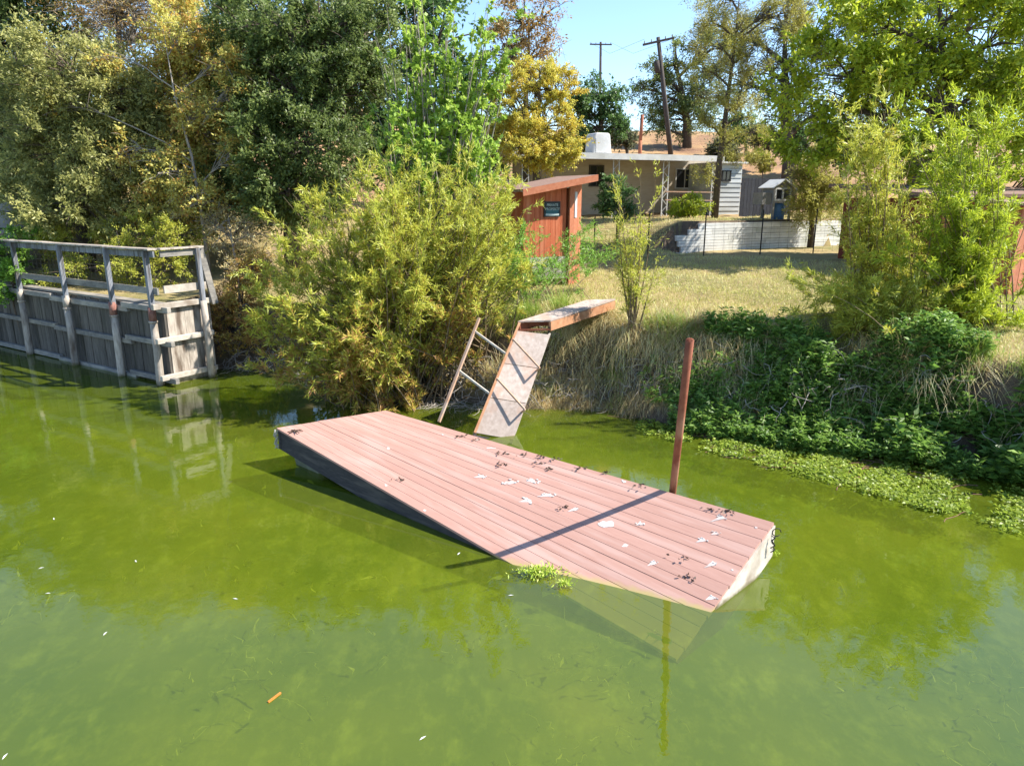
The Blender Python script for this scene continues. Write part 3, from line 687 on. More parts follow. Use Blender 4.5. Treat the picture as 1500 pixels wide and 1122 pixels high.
# wire fence in front of it
def wfence():
    pts = [onz(868, 382, 2.2), onz(951, 384, 2.2), onz(1042, 386, 2.2), onz(1123, 384, 2.2), onz(1206, 384, 2.2), onz(1292, 386, 2.2)]
    for p in pts: p.y = 23.3+(p.x-3)*.1; 
    pts = [Vector((u_, 0, 0)) for u_ in ()] or pts
    f_ = empty('wire_fence', (pts[2].x, pts[2].y, gzf(pts[2].x, pts[2].y)), 'low wire mesh fence on thin black posts before the retaining wall', 'fence')
    o = f_.location.copy()
    tops = []
    for p in pts:
        z = gzf(p.x, p.y); q = Vector((p.x, p.y, z))
        MB().tube([q-Vector((0, 0, .2))-o, q+Vector((0, 0, 1.45))-o], .022, 6).build('post', 'black_iron', f_)
        tops.append(q-o)
    for k in range(len(tops)-1):
        mb = MB()
        for h in np.linspace(.08, 1.2, 7): mb.tube([tops[k]+Vector((0, 0, h)), tops[k+1]+Vector((0, 0, h))], .004, 3, False)
        d = tops[k+1]-tops[k]; n = int(d.length/.3)
        for j in range(1, n): mb.tube([tops[k]+d*j/n+Vector((0, 0, .05)), tops[k]+d*j/n+Vector((0, 0, 1.2))], .003, 3, False)
        mb.build('wire_panel', 'black_iron', f_)
wfence()
# ------------------------------------------------------------------ house
HR = math.radians(21); HY = 30.0
hp = ony(900, 320, HY); HZ = gzf(hp.x, HY)-.05
hs = empty('porch_house', (hp.x, HY, HZ), 'low beige house with white flat porch roof on lattice posts', 'house', rz=HR)
def hx(u, yl=0.0):
    k = (u-750)/FPX; r = ray(u, 300); m = r[0]/r[1]
    # point origin + x'*(c,s)+yl*(-s,c) with X = m*Y
    c, s = math.cos(HR), math.sin(HR)
    return (m*(HY+yl*c)-(hp.x-yl*s))/(c-m*s)
def hz(u, v, yl=0.0):
    xl = hx(u, yl); Y = HY+xl*math.sin(HR)+yl*math.cos(HR)
    return ony(u, v, Y).z-HZ
RTZ = hz(900, 228)
XL, XR = hx(752), hx(1046)
MB().box(XL-.15, XR+.1, -.3, 6.5, RTZ-.02, RTZ+.05).build('roof', 'white_paint', hs)
MB().box(XL-.17, XR+.12, -.34, -.303, RTZ-.17, RTZ+.06).build('roof_fascia', 'white_paint', hs)
BY_ = 2.2
bw0, bw1 = hx(752, BY_), hx(1046, BY_)
for k in range(9):
    MB().box(bw0, bw1, BY_-.012*(k % 2)-.002, BY_+.12, k*RTZ/9*.985+.002, (k+1)*RTZ/9*.985).build('wall_panel', 'beige_wall', hs)
def window(xc, zc, w_, h_, y, parent=hs, fm='white_paint'):
    wf = MB()
    for (a0, a1, b0, b1) in ((-w_/2-.05, -w_/2, -h_/2-.05, h_/2+.05), (w_/2, w_/2+.05, -h_/2-.05, h_/2+.05), (-w_/2, w_/2, h_/2, h_/2+.05), (-w_/2, w_/2, -h_/2-.05, -h_/2), (-.02, .02, -h_/2, h_/2)):
        wf.box(xc+a0, xc+a1, y-.05, y+.01, zc+b0, zc+b1)
    wo = wf.build('window', fm, parent)
    MB().box(xc-w_/2, xc+w_/2, y-.025, y-.015, zc-h_/2, zc+h_/2).build('pane', 'window_glass', wo)
window(hx(872, BY_), hz(872, 258, BY_), .62, .8, BY_-.012, fm='pole_wood')
window(hx(1000, BY_), hz(1000, 262, BY_), .9, .8, BY_-.012)
for u in (768, 899, 971, 1042):
    x = hx(u); pm = MB()
    for dx_ in (-.13, .13): pm.bar((x+dx_, -.1, -.4), (x+dx_, -.1, RTZ-.03), .035, .035)
    n = 9
    for k in range(n):
        z0, z1 = k*RTZ/n, (k+1)*RTZ/n; s_ = 1 if k % 2 else -1
        pm.bar((x-.12*s_, -.1, z0), (x+.12*s_, -.1, z1-.03), .018, .018)
    pm.build('lattice_post', 'white_paint', hs)
rm = MB()
for v in (281, 293): rm.bar((hx(972), -.1, hz(972, v)), (hx(1041), -.1, hz(1041, v+1)), .04, .05)
rm.build('porch_rail', 'rail_wood', hs)
# white side wing with lap siding
sx0, sx1 = hx(1049), hx(1083)
zt_ = hz(1066, 240)
for k in range(13):
    z0, z1 = -.3+k*(zt_+.3)/13, -.3+(k+1)*(zt_+.3)/13
    MB().quadbox([(sx0, .0-.025, z0), (sx1, -.025, z0), (sx1, .1, z0), (sx0, .1, z0), (sx0, .0, z1-.003), (sx1, .0, z1-.003), (sx1, .1, z1-.003), (sx0, .1, z1-.003)]).build('siding_board', 'siding_white', hs)
MB().box(sx0, sx1, .11, 5, -.3, zt_).build('wing_body', 'siding_white', hs)
MB().box(sx0-.02, sx1+.15, -.2, 5.2, zt_+.003, zt_+.07).build('wing_roof', 'white_paint', hs)
window(hx(1060), hz(1060, 258), .36, .36, -.03, fm='black_iron')
MB().box(XL, XR, -.25, BY_-.02, -.5, -.02).build('porch_floor', 'concrete_old', hs)
# roof cooler, flue
cx = hx(875, 1.2); cm = MB()
prof = [(-.42, 0), (.46, 0), (.42, .25), (.36, .80), (.30, .88), (-.30, .88), (-.36, .80), (-.40, .2)]
for y in (.9, 1.7):
    for (x, z) in prof: cm.v.append((cx+x, y, RTZ+.05+z))
n = len(prof); cm.f = [tuple(range(n-1, -1, -1)), tuple(range(n, 2*n))]+[(k, (k+1) % n, n+(k+1) % n, n+k) for k in range(n)]
co = cm.build('roof_cooler', 'white_paint', None, bevel=.04)
co.location = hs.location; co.rotation_euler = hs.rotation_euler
tag(co, 'tapered white cooler box standing on the porch roof', 'cooler')
MB().box(cx-.30, cx+.25, .885, .897, RTZ+.15, RTZ+.72).build('cooler_panel', 'white_paint', co)
fx = hx(934, 3.0); zf = hz(934, 170, 3.0); zm = hz(934, 208, 3.0)
fl = empty('flue_pipe', hs.matrix_basis @ Vector((fx, 3.0, RTZ+.05)), 'thin stove flue rising from the roof, red below and dark above', 'flue')
MB().tube([(0, 0, -.02), (0, 0, zm-RTZ)], .085, 10).build('lower_pipe', 'shed_edge', fl, True)
MB().tube([(0, 0, zm-RTZ-.01), (.04, 0, zf-RTZ)], .075, 10).build('upper_pipe', 'rust', fl, True)
# porch things
def rot_in_house(x, y, z): return hs.matrix_basis @ Vector((x, y, z))
ch = empty('porch_chair', rot_in_house(hx(1010, .8), .8, 0), 'dark red garden chair standing on the porch behind the rail', 'chair', rz=HR)
MB().box(-.3, .3, -.3, .3, .38, .46).build('seat', 'red_band', ch)
MB().box(-.3, .3, .26, .32, .46, 1.0).build('backrest', 'red_band', ch)
for sx in (-.27, .27):
    for sy in (-.27, .27): MB().tube([(sx, sy, -.02), (sx, sy, .39)], .02, 6).build('leg', 'black_iron', ch)
# dark plank fence beside the house
df = empty('dark_fence', (0, 0, 0), 'dark stained plank fence panel between house and garden hut', 'fence')
fa, fb = ony(1083, 310, 30.6), ony(1156, 312, 31.6)
df.location = (fa.x, fa.y, gzf(fa.x, fa.y))
n = 15
for k in range(n):
    p = (fb-fa)*(k/n); q = (fb-fa)*((k+.93)/n); p.z = q.z = 0
    MB().quadbox([p+Vector((0, 0, -.3)), q+Vector((0, 0, -.3)), q+Vector((0, .03, -.3)), p+Vector((0, .03, -.3)), p+Vector((0, 0, 1.55)), q+Vector((0, 0, 1.53)), q+Vector((0, .03, 1.53)), p+Vector((0, .03, 1.55))]).build('plank', 'dark_fence', df)
p = (fb-fa); p.z = 0
MB().bar(Vector((0, .06, 1.3)), p+Vector((0, .06, 1.3)), .05, .09).build('fence_rail', 'dark_fence', df)
# little garden hut on legs
hb = ony(1135, 320, 27.6); hb.z = gzf(hb.x, hb.y)
ht = empty('garden_hut', hb, 'small grey gabled hutch raised on legs above the retaining wall', 'hutch', rz=math.radians(20))
for sx in (-.38, .38):
    for sy in (-.3, .3): MB().box(sx-.035, sx+.035, sy-.035, sy+.035, -.15, 1.0).build('leg', 'grey_hut', ht)
MB().box(-.42, .42, -.34, .36, .62, .68).build('floor_board', 'grey_hut', ht)
MB().box(-.42, .42, .30, .36, .683, 1.15).build('back_wall', 'grey_hut', ht)
for sx in (-1, 1): MB().box(min(sx*.42, sx*.37), max(sx*.42, sx*.37), -.34, .297, .683, 1.15).build('side_wall', 'grey_hut', ht)
for (a0, a1, z0, z1) in ((-.367, -.31, .683, 1.15), (.31, .367, .683, 1.15), (-.03, .03, .75, 1.09), (-.308, .308, .683, .747), (-.308, .308, 1.093, 1.15)):
    MB().box(a0, a1, -.345, -.305, z0, z1).build('front_frame', 'white_paint', ht)
gb = MB(); gb.v = [(-.42, -.34, 1.153), (.42, -.34, 1.153), (0, -.34, 1.40), (-.42, .36, 1.153), (.42, .36, 1.153), (0, .36, 1.40)]; gb.f = [(0, 1, 2), (5, 4, 3), (0, 3, 4, 1), (1, 4, 5, 2), (2, 5, 3, 0)]
gb.build('gable', 'grey_hut', ht)
for s_ in (-1, 1): MB().bar((s_*.27, -.42, 1.295), (s_*.27, .44, 1.295), .60, .03, (s_*.5, 0, .84)).build('roof_panel', 'white_paint', ht)
MB().box(-.85, -.45, -.25, .3, .55, .98).build('nest_box', 'grey_hut', ht)
bb = hb+Vector((.08, -.1, 0))
br = empty('blue_barrel', bb, 'blue plastic barrel standing under the grey hutch', 'barrel')
MB().tube([(0, 0, -.03), (0, 0, .06), (0, 0, .3), (0, 0, .54), (0, 0, .6)], [.19, .21, .225, .21, .19], 16).build('drum', 'blue_plastic', br, True)
MB().tube([(0, 0, .2), (0, 0, .23)], .232, 16).build('hoop', 'blue_plastic', br, True)
# red building on the right behind the willows, sunlit end
rb0 = ony(1350, 405, 19.2); rb1 = ony(1560, 410, 20.6)
rbz = gzf(rb0.x, 19.5)
rb = empty('red_outbuilding', (rb0.x, rb0.y, rbz), 'dark red plank outbuilding half hidden behind the willows', 'outbuilding', rz=math.radians(14))
n = 22
for k in range(n):
    a0 = k*.23; hgt = 1.95
    if 3 <= k <= 5: 
        MB().box(a0+.003, a0+.227, -.02, .02, -.3, .95).build('wall_board', 'barn_red', rb); MB().box(a0+.003, a0+.227, -.02, .02, 1.63, hgt).build('wall_board', 'barn_red', rb)
    else: MB().box(a0+.003, a0+.227, -.02+random.uniform(-.006, .006), .02, -.3, hgt).build('wall_board', 'barn_red', rb)
window(3*.23+.345, 1.29, .6, .62, .0, rb, 'grey_hut')
MB().box(.0, n*.23, .03, 3.4, -.3, hgt-.02).build('outbuilding_body', 'barn_red', rb)
MB().quadbox([(-.3, -.4, hgt-.01), (n*.23+.3, -.4, hgt-.01), (n*.23+.3, 3.8, hgt+.3), (-.3, 3.8, hgt+.3), (-.3, -.4, hgt+.08), (n*.23+.3, -.4, hgt+.08), (n*.23+.3, 3.8, hgt+.4), (-.3, 3.8, hgt+.4)]).build('roof', 'roof_felt', rb)
rs0 = ony(1478, 410, 16.2)
rs = empty('terracotta_shed', (rs0.x, rs0.y, gzf(rs0.x, rs0.y)), 'sunlit terracotta plank shed at the right beside the willow', 'shed', rz=math.radians(38))
for k in range(8): MB().box(k*.25+.003, k*.25+.247, -.02+random.uniform(-.006, .006), .02, -.4, 2.0).build('wall_board', 'shed_edge', rs)
MB().box(.0, 2.0, .03, 1.6, -.4, 1.98).build('shed_body', 'shed_edge', rs)
MB().quadbox([(-.2, -.3, 1.99), (2.2, -.3, 1.99), (2.2, 1.9, 2.2), (-.2, 1.9, 2.2), (-.2, -.3, 2.05), (2.2, -.3, 2.05), (2.2, 1.9, 2.26), (-.2, 1.9, 2.26)]).build('roof', 'roof_felt', rs)
# pale tank behind the bulkhead at far left
tk0 = ony(12, 350, 23.0); tk = empty('concrete_tank', (tk0.x, 23.0, gzf(tk0.x, 23.0)), 'pale round concrete tank behind the bulkhead vines', 'tank')
MB().tube([(0, 0, -.3), (0, 0, 2.0), (0, 0, 2.02)], [.85, .85, .80], 28).build('tank_wall', 'concrete_old', tk, True)
MB().tube([(0, 0, 1.22), (0, 0, 1.27)], .862, 28, False).build('band', 'black_iron', tk, True)
# ------------------------------------------------------------------ utility poles
def upole(u0, v0, u1, v1, Y, arm, label, tilt_arm, extras):
    a, b = ony(u0, v0, Y), ony(u1, v1, Y)
    z = gzf(a.x, Y); p = empty('utility_pole', (a.x, Y, z), label, 'utility pole', 'wooden utility poles')
    o = Vector((a.x, Y, z)); top = b-o
    base = Vector((a.x, Y, min(a.z, z)-.5))-o
    MB().tube([base, top*.5+base*.5, top], [.22, .19, .15], 10).build('pole', 'pole_wood', p, True)
    c = top-Vector((0, 0, .35)); ar = Vector((arm, .1, tilt_arm))
    MB().bar(c-ar+Vector((0, -.2, 0)), c+ar+Vector((0, -.2, 0)), .12, .16).build('crossarm', 'pole_wood', p)
    for k in (-.9, -.45, .45, .9): MB().tube([c+ar*k+Vector((0, -.2, .05)), c+ar*k+Vector((0, -.2, .28))], [.05, .035], 6).build('insulator', 'grey_hut', p)
    if extras:
        d = (base-top).normalized()
        MB().tube([top+d*1.8+Vector((-.35, -.1, 0)), top+d*2.7+Vector((-.35, -.1, 0))], .22, 10).build('transformer', 'pole_wood', p, True)
    return o+c
w1 = upole(984, 224, 964, 55, 62, 1.25, 'leaning dark wooden utility pole with tilted crossarm behind the house', .28, True)
w2 = upole(881, 130, 880, 62, 105, 1.5, 'slim upright utility pole far off above the round green tree', 0, False)
for k, dx_ in enumerate((-1.1, 1.1)):
    A_ = w1+Vector((dx_, 0, .2)); B_ = w2+Vector((dx_*1.3, 0, .25)); m_ = (A_+B_)/2-Vector((0, 0, 1.2))
    o = MB().tube([A_-w1, m_-w1, B_-w1], .012, 4).build('power_line', 'black_iron'); o.location = w1
    tag(o, ['thin power line from the outer end of the pole crossarms', 'thin power line from the inner end of the pole crossarms'][k], 'power line')

# ------------------------------------------------------------------ trees
def limb(a, b, sag=0.0, n=4, j=.06):
    a, b = Vector(a), Vector(b); L = (b-a).length
    return [a.lerp(b, k/n)+Vector((random.gauss(0, j)*L*.3, random.gauss(0, j)*L*.3, math.sin(math.pi*k/n)*sag*L))*(1 if 0 < k < n else 0) for k in range(n+1)]
def tree(name, label, cat, base_uY, lobes, nleaf, leaf, mat, tr=.2, ncl=16, cr=.5, bark='bark', group=None, up=0.2, droop=0.0, flat=.75, tshift=0.0, bare=0):
    """lobes: (u, v, Y, ru, rv) in photo pixels at distance Y; clusters of leaves on branches through each lobe"""
    u, Y = base_uY
    bx = (u-750)/FPX*Y*1.0
    bx = ony(u, 330, Y).x; bz = gzf(bx, Y)
    root = empty(name, (bx, Y, bz), label, cat, group)
    o = Vector((bx, Y, bz)); tb = MB()
    C = []; Rm = []
    for (lu, lv, lY, ru, rv) in lobes:
        c = ony(lu, lv, lY)-o; s = lY/FPX
        C.append((c, ru*s, rv*s))
    top = max(c.z+.3*b for c, a, b in C); mx = sum((c.x for c, _, _ in C))/len(C); my = sum((c.y for c, _, _ in C))/len(C)
    tp = [Vector((0, 0, -.3)), Vector((mx*.1, my*.1, top*.25)), Vector((mx*.45+random.gauss(0, .1), my*.45, top*.5)), Vector((mx*.8, my*.8, top*.75)), Vector((mx, my, top))]
    tb.tube(tp, [tr*1.25, tr, tr*.75, tr*.45, tr*.1], 9)
    def tpt(z):
        for a, b in zip(tp, tp[1:]):
            if a.z <= z <= b.z: return a.lerp(b, (z-a.z)/(b.z-a.z))
        return tp[1] if z < tp[1].z else tp[3]
    cents = []; area = sum(a*b for _, a, b in C)
    for c, a, b in C:
        st = tpt(max(.3, min(c.z-.45*Vector((c.x-mx, c.y-my, 0)).length-.2*b, top*.9)))
        lm = limb(st, c, .08, 5)
        tb.tube(lm, [tr*.42, tr*.36, tr*.3, tr*.22, tr*.15, tr*.06], 6)
        nc = max(4, int(ncl*len(C)*a*b/area))
        for k in range(nc):
            d = Vector(unit(RG.normal(size=3))); r = random.uniform(.35, 1)**.5
            p = c+Vector((d.x*a*r, d.y*min(a, 1.6)*r, d.z*b*r))
            cents.append((p, d)); st = lm[random.choice((2, 3, 4))]
            tb.tube(limb(st, p, .1, 3), [tr*.14+.004, tr*.1+.004, tr*.06+.003, .003], 4, False)
            for q in range(2):
                e = p+Vector((random.gauss(0, cr*.8), random.gauss(0, cr*.8), random.gauss(0, cr*.6)))
                tb.tube([p, p.lerp(e, .5)+Vector((0, 0, cr*.1)), e], [.012, .008, .003], 3, False)
    tb.build('trunk', bark, root, True)
    cp = np.array([p for p, d in cents]); cd = np.array([d for p, d in cents]); n = len(cp)
    wts = RG.uniform(.4, 1.6, n); wts /= wts.sum()
    idx = RG.choice(n, nleaf, p=wts)
    NS = 9; sc = RG.uniform(.6, 1.35, n)
    sp = unit(RG.normal(size=(n, NS, 3))*np.array((1, 1, flat))+cd[:, None]*.55)*(cr*1.25*sc*1.0)[:, None, None]*RG.uniform(.5, 1.2, (n, NS, 1))
    j = RG.integers(0, NS, nleaf); S_ = sp[idx, j]
    P = cp[idx]+S_*(RG.uniform(.12, 1, nleaf)**.8)[:, None]+RG.normal(size=(nleaf, 3))*cr*.11
    if droop: P[:, 2] -= np.abs(RG.normal(size=nleaf))*droop
    D = RG.normal(size=(nleaf, 3))+unit(S_)*.9+np.array((0, 0, up))
    tn = RG.beta(2.2, 2.2, nleaf)*.75+RG.uniform(0, .3, n)[idx]+tshift
    leaves('crown', P, D, leaf[0], leaf[1], tn, mat, root)
    return root
BACK = 'trees beyond the left bank'
tree('evergreen_tree', 'dark evergreen tree filling the far left behind the bulkhead trees', 'tree', (-40, 28), [(-60, 60, 28, 120, 110), (30, 60, 28, 90, 100), (20, 200, 27, 80, 80), (60, 280, 26, 60, 50), (-80, 220, 28, 90, 90), (90, -40, 28, 90, 60)], 50000, (.19, .09), 'lf_oak', .3, 32, .85)
tree('bare_twig_tree', 'leafless brown twiggy tree top above the pale olive tree', 'tree', (170, 27), [(170, 20, 26, 80, 60), (230, -20, 26, 70, 50), (120, -20, 26, 60, 50), (200, 60, 26, 60, 50)], 9000, (.12, .03), 'lf_bronze', .2, 60, .8, 'bark_pale')
tree('olive_leaved_tree', 'broad pale olive-green tree with drooping crown behind the railing', 'tree', (120, 22.4), [(110, 110, 22, 75, 55), (60, 160, 22, 50, 50), (170, 150, 22, 60, 55), (90, 220, 21.5, 60, 50), (170, 240, 21.5, 60, 45), (120, 300, 21.2, 75, 35), (40, 290, 21.4, 40, 40), (215, 200, 22.2, 40, 50)], 80000, (.115, .046), 'lf_olive', .22, 34, .50)
tree('orange_leaved_tree', 'tall autumn tree with orange and yellow leaves and dangling twigs', 'tree', (265, 22.8), [(260, 60, 23, 45, 55), (300, 110, 23, 45, 50), (260, 150, 22.6, 40, 45), (310, 200, 22.4, 45, 45), (265, 250, 22, 42, 45), (300, 300, 21.6, 45, 35), (345, 130, 23, 35, 50), (240, 310, 21.4, 40, 30)], 58000, (.11, .05), 'lf_orange', .17, 28, .48, 'bark_pale')
tree('dark_oak', 'tall dark green oak between the orange tree and the bright poplar', 'tree', (425, 21.8), [(400, 40, 22, 60, 60), (480, 50, 22.4, 60, 60), (430, 130, 21.6, 60, 55), (510, 140, 22, 45, 55), (375, 150, 21.6, 40, 55), (390, 220, 21, 50, 45), (460, 215, 21, 50, 50), (420, 280, 20.4, 45, 35), (550, 60, 23, 45, 60), (350, 60, 22.5, 45, 50)], 90000, (.11, .055), 'lf_oak', .24, 30, .5, tshift=.05)
tree('backdrop_tree', 'dense green tree mass seen between the oak and the poplar', 'tree', (600, 30), [(330, 60, 32, 110, 110), (450, 40, 32, 110, 110), (560, 60, 31, 100, 110), (660, 60, 31, 70, 90), (600, 180, 30, 90, 80), (480, 200, 30, 90, 80), (690, 190, 30, 50, 70), (240, 180, 32, 90, 90)], 60000, (.2, .1), 'lf_green', .32, 30, .9)
tree('bronze_tree', 'sparse bronze-leaved tree rising behind the golden tree', 'tree', (770, 30), [(760, 30, 30, 32, 40), (800, 25, 30, 24, 30), (775, 85, 30, 28, 30), (740, 80, 30, 28, 35), (800, 75, 30, 14, 14)], 6500, (.12, .055), 'lf_bronze', .16, 16, .45)
tree('golden_tree', 'golden yellow rounded autumn tree in front of the house', 'tree', (785, 26.5), [(780, 130, 26.3, 42, 32), (825, 140, 26.5, 28, 32), (750, 165, 26, 36, 38), (800, 185, 26, 45, 35), (835, 200, 26, 20, 30), (770, 220, 25.6, 42, 26), (815, 228, 25.8, 30, 20), (735, 205, 26, 26, 30), (800, 108, 26.5, 24, 14)], 46000, (.085, .04), 'lf_gold', .16, 18, .34)
tree('round_green_tree', 'rounded dark green tree behind the roof cooler', 'tree', (878, 46), [(875, 140, 46, 30, 24), (855, 160, 46, 24, 26), (895, 165, 46, 22, 26), (870, 185, 46, 34, 22), (900, 190, 46, 12, 14)], 16000, (.16, .09), 'lf_green', .25, 22, .5, group='trees along the hillside')
tree('hill_oak', 'dark spreading oak on the hill behind the leaning pole', 'tree', (1000, 66), [(985, 95, 66, 20, 26), (955, 115, 66, 22, 20), (935, 130, 66, 18, 14), (990, 135, 66, 36, 26), (970, 160, 66, 26, 20), (1005, 172, 66, 36, 24), (960, 190, 66, 16, 9), (1030, 140, 66, 26, 36), (1040, 80, 66, 26, 36)], 20000, (.22, .11), 'lf_oak', .35, 22, .8, group='trees along the hillside', tshift=.1)
tree('feathery_cypress', 'tall thin feathery yellow-green conifer with bare dark trunk by the porch', 'tree', (1046, 28.2), [(1058, -10, 28, 42, 30), (1035, 30, 28, 28, 16), (1085, 40, 28, 30, 18), (1050, 70, 28, 34, 16), (1100, 80, 28, 26, 16), (1025, 100, 28, 20, 14), (1075, 110, 28, 30, 14), (1045, 140, 28, 26, 14), (1095, 150, 28, 26, 14), (1070, 180, 28, 34, 14), (1030, 180, 28, 14, 9), (1105, 195, 28, 22, 10), (1030, 250, 27.6, 12, 7), (1085, 220, 28, 22, 8), (1140, 20, 28, 40, 24), (1180, 10, 28, 26, 16)], 30000, (.11, .022), 'lf_cypress', .115, 9, .34, droop=.15)
tree('tall_conifer', 'dark grey-green conifer standing behind the feathery cypress', 'tree', (1150, 40), [(1150, 40, 40, 40, 50), (1120, 100, 40, 36, 40), (1170, 120, 40, 40, 46), (1140, 175, 40, 30, 16), (1210, 60, 40, 40, 60), (1230, 150, 40, 34, 50), (1060, 50, 42, 40, 40), (1075, 120, 42, 34, 36)], 26000, (.17, .05), 'lf_conifer', .35, 20, .6, droop=.2)
tree('backdrop_oak', 'dark evergreen oak behind the bright walnut tree', 'tree', (1330, 38), [(1300, 40, 38, 80, 80), (1420, 40, 38, 90, 90), (1300, 160, 38, 70, 70), (1420, 180, 38, 90, 80), (1540, 100, 38, 90, 90)], 22000, (.2, .1), 'lf_oak', .35, 24, .9, group='trees along the hillside')
for (u, v, Y, r, lab) in ((915, 200, 58, 12, 'low dark bush on the hill crest left of the leaning pole'), (1085, 185, 60, 22, 'broad hillside bush behind the feathery cypress'), (1120, 200, 52, 14, 'small hillside bush above the dark fence'), (850, 205, 50, 18, 'hillside bush behind the roof cooler'), (1170, 205, 50, 26, 'hillside bush behind the weeping shrub'), (1225, 215, 46, 26, 'wide hillside bush behind the willow shrub'), (700, 220, 40, 40, 'green bush behind the golden tree'), (640, 230, 38, 40, 'green bush behind the poplar'), (1060, 222, 44, 12, 'small bush on the slope behind the white wing')):
    tree('hill_shrub', lab, 'shrub', (u, Y), [(u-r*.5, v, Y, r*.8, r*.6), (u+r*.5, v+3, Y, r*.8, r*.55), (u, v-r*.3, Y, r*.7, r*.5), (u, v+r*.5, Y, r, r*.5)], 5000, (.22, .1), 'lf_green' if r > 20 else 'lf_conifer', .12, 12, .5, group='shrubs on the golden hillside')
tree('walnut_tree', 'large bright yellow-green broad-leaved tree overhanging the right bank', 'tree', (1420, 23.5), [(1200, 110, 23.9, 65, 50), (1280, 40, 23.9, 70, 50), (1290, 130, 23.4, 60, 55), (1380, 50, 23.4, 70, 60), (1370, 150, 22.9, 65, 55), (1460, 60, 22.4, 70, 65), (1460, 170, 23.1, 60, 60), (1540, 100, 22.3, 70, 90), (1180, 190, 23.9, 50, 35), (1270, 210, 23.4, 60, 40), (1360, 235, 22.9, 60, 35), (1450, 250, 22.4, 55, 35), (1560, 240, 22.3, 60, 60), (1330, -30, 23.4, 120, 40), (1480, -30, 22.4, 100, 40), (1235, 165, 23.8, 40, 40), (1150, 150, 24.2, 26, 30)], 42000, (.19, .085), 'lf_walnut', .2, 13, .6, droop=.05)
tree('weeping_shrub', 'drooping yellow-green feathery shrub above the retaining wall', 'shrub', (1190, 27.0), [(1180, 265, 26.8, 30, 24), (1200, 240, 26.8, 26, 22), (1175, 295, 26.6, 20, 16), (1215, 280, 26.8, 24, 24), (1195, 305, 26.6, 22, 12)], 15000, (.12, .028), 'lf_cypress', .1, 14, .3, droop=.3)
def bush(name, label, u, Y, lobes, nleaf, leaf, mat, **k): return tree(name, label, 'shrub', (u, Y), lobes, nleaf, leaf, mat, k.pop('tr', .05), k.pop('ncl', 14), k.pop('cr', .22), **k)
bush('porch_shrub', 'dark green rounded shrub in front of the porch beside the red shed', 905, 24.8, [(898, 275, 24.8, 18, 14), (915, 285, 24.8, 14, 16), (890, 300, 24.6, 16, 14), (910, 308, 24.6, 18, 12)], 9000, (.08, .04), 'lf_green')
bush('porch_bush', 'yellow-green bush below the porch rail', 1008, 28.2, [(1010, 298, 28, 20, 12), (998, 306, 28, 16, 10), (1022, 304, 28, 14, 10)], 6000, (.09, .035), 'lf_walnut')
bush('hill_bush', 'small bright bush on the bare slope beside the white wing', 1115, 36, [(1112, 232, 36, 16, 9), (1122, 240, 36, 12, 7)], 3500, (.13, .04), 'lf_cypress')
bush('bulkhead_vine', 'bright green leafy vine spilling over the left end of the bulkhead', 5, 19.9, [(8, 380, 19.6, 26, 28), (-20, 370, 19.8, 40, 40), (18, 412, 19.3, 20, 22), (60, 345, 20.8, 28, 12), (0, 430, 19.4, 18, 12), (40, 350, 20.6, 30, 14)], 15000, (.07, .05), 'lf_vine')
bush('bank_scrub', 'tangled yellow-brown scrub behind the bulkhead railing', 175, 20.2, [(150, 390, 20, 40, 20), (200, 400, 19.4, 36, 22), (240, 390, 19.2, 28, 24), (100, 400, 20.6, 36, 20), (190, 345, 20.6, 50, 26), (90, 350, 21.2, 50, 22), (270, 345, 20, 40, 26)], 26000, (.07, .025), 'lf_willow', ncl=16, cr=.3)
bush('dry_scrub', 'pale brown leafless scrub on the slope between bulkhead and willow', 345, 20, [(330, 340, 20.4, 36, 26), (300, 320, 21, 40, 24), (370, 340, 20.2, 30, 24), (350, 390, 19.6, 24, 14)], 6000, (.07, .02), 'lf_straw', ncl=22, cr=.3, bark='bark_pale')
bush('waterside_scrub', 'dark tangled scrub at the water edge between bulkhead and willow', 330, 17.9, [(325, 455, 18, 22, 26), (355, 440, 18.2, 26, 30), (380, 480, 17.6, 22, 26), (345, 500, 17.6, 22, 18), (370, 400, 18.4, 26, 26)], 12000, (.08, .03), 'lf_willow_brown', ncl=16, cr=.28)
tree('rust_leaved_climber', 'rust-brown and yellow climber hanging in patches over the olive and oak trees', 'climber', (300, 20.6), [(265, 60, 21.4, 26, 30), (330, 100, 21.2, 26, 26), (290, 165, 21, 28, 30), (350, 140, 21.2, 22, 34), (345, 230, 20.6, 22, 22), (250, 250, 20.6, 28, 26), (290, 290, 20.4, 32, 20), (70, 150, 21, 16, 16), (150, 80, 21.2, 22, 16), (190, 215, 20.8, 18, 18)], 15000, (.09, .05), 'lf_orange', .05, 16, .32, 'bark_pale')
bush('understory_thicket', 'shady thicket of mixed leaves under the dark oak and orange tree', 340, 22, [(330, 290, 22.5, 60, 40), (400, 300, 22, 50, 40), (460, 290, 22, 50, 40), (270, 320, 22, 50, 30), (380, 250, 23, 60, 40), (300, 240, 23.5, 60, 50), (500, 260, 22, 40, 50)], 34000, (.11, .05), 'lf_oak', ncl=30, cr=.45, tr=.08)
bush('hillside_thicket', 'dense dull green thicket closing the view behind the pale olive tree', 130, 25, [(60, 310, 25, 70, 50), (150, 300, 25, 80, 60), (230, 300, 25, 70, 60), (0, 300, 25, 60, 60), (150, 200, 26.5, 90, 70), (60, 180, 27, 80, 70)], 40000, (.14, .06), 'lf_olive', ncl=34, cr=.6, tr=.09, tshift=-.15)
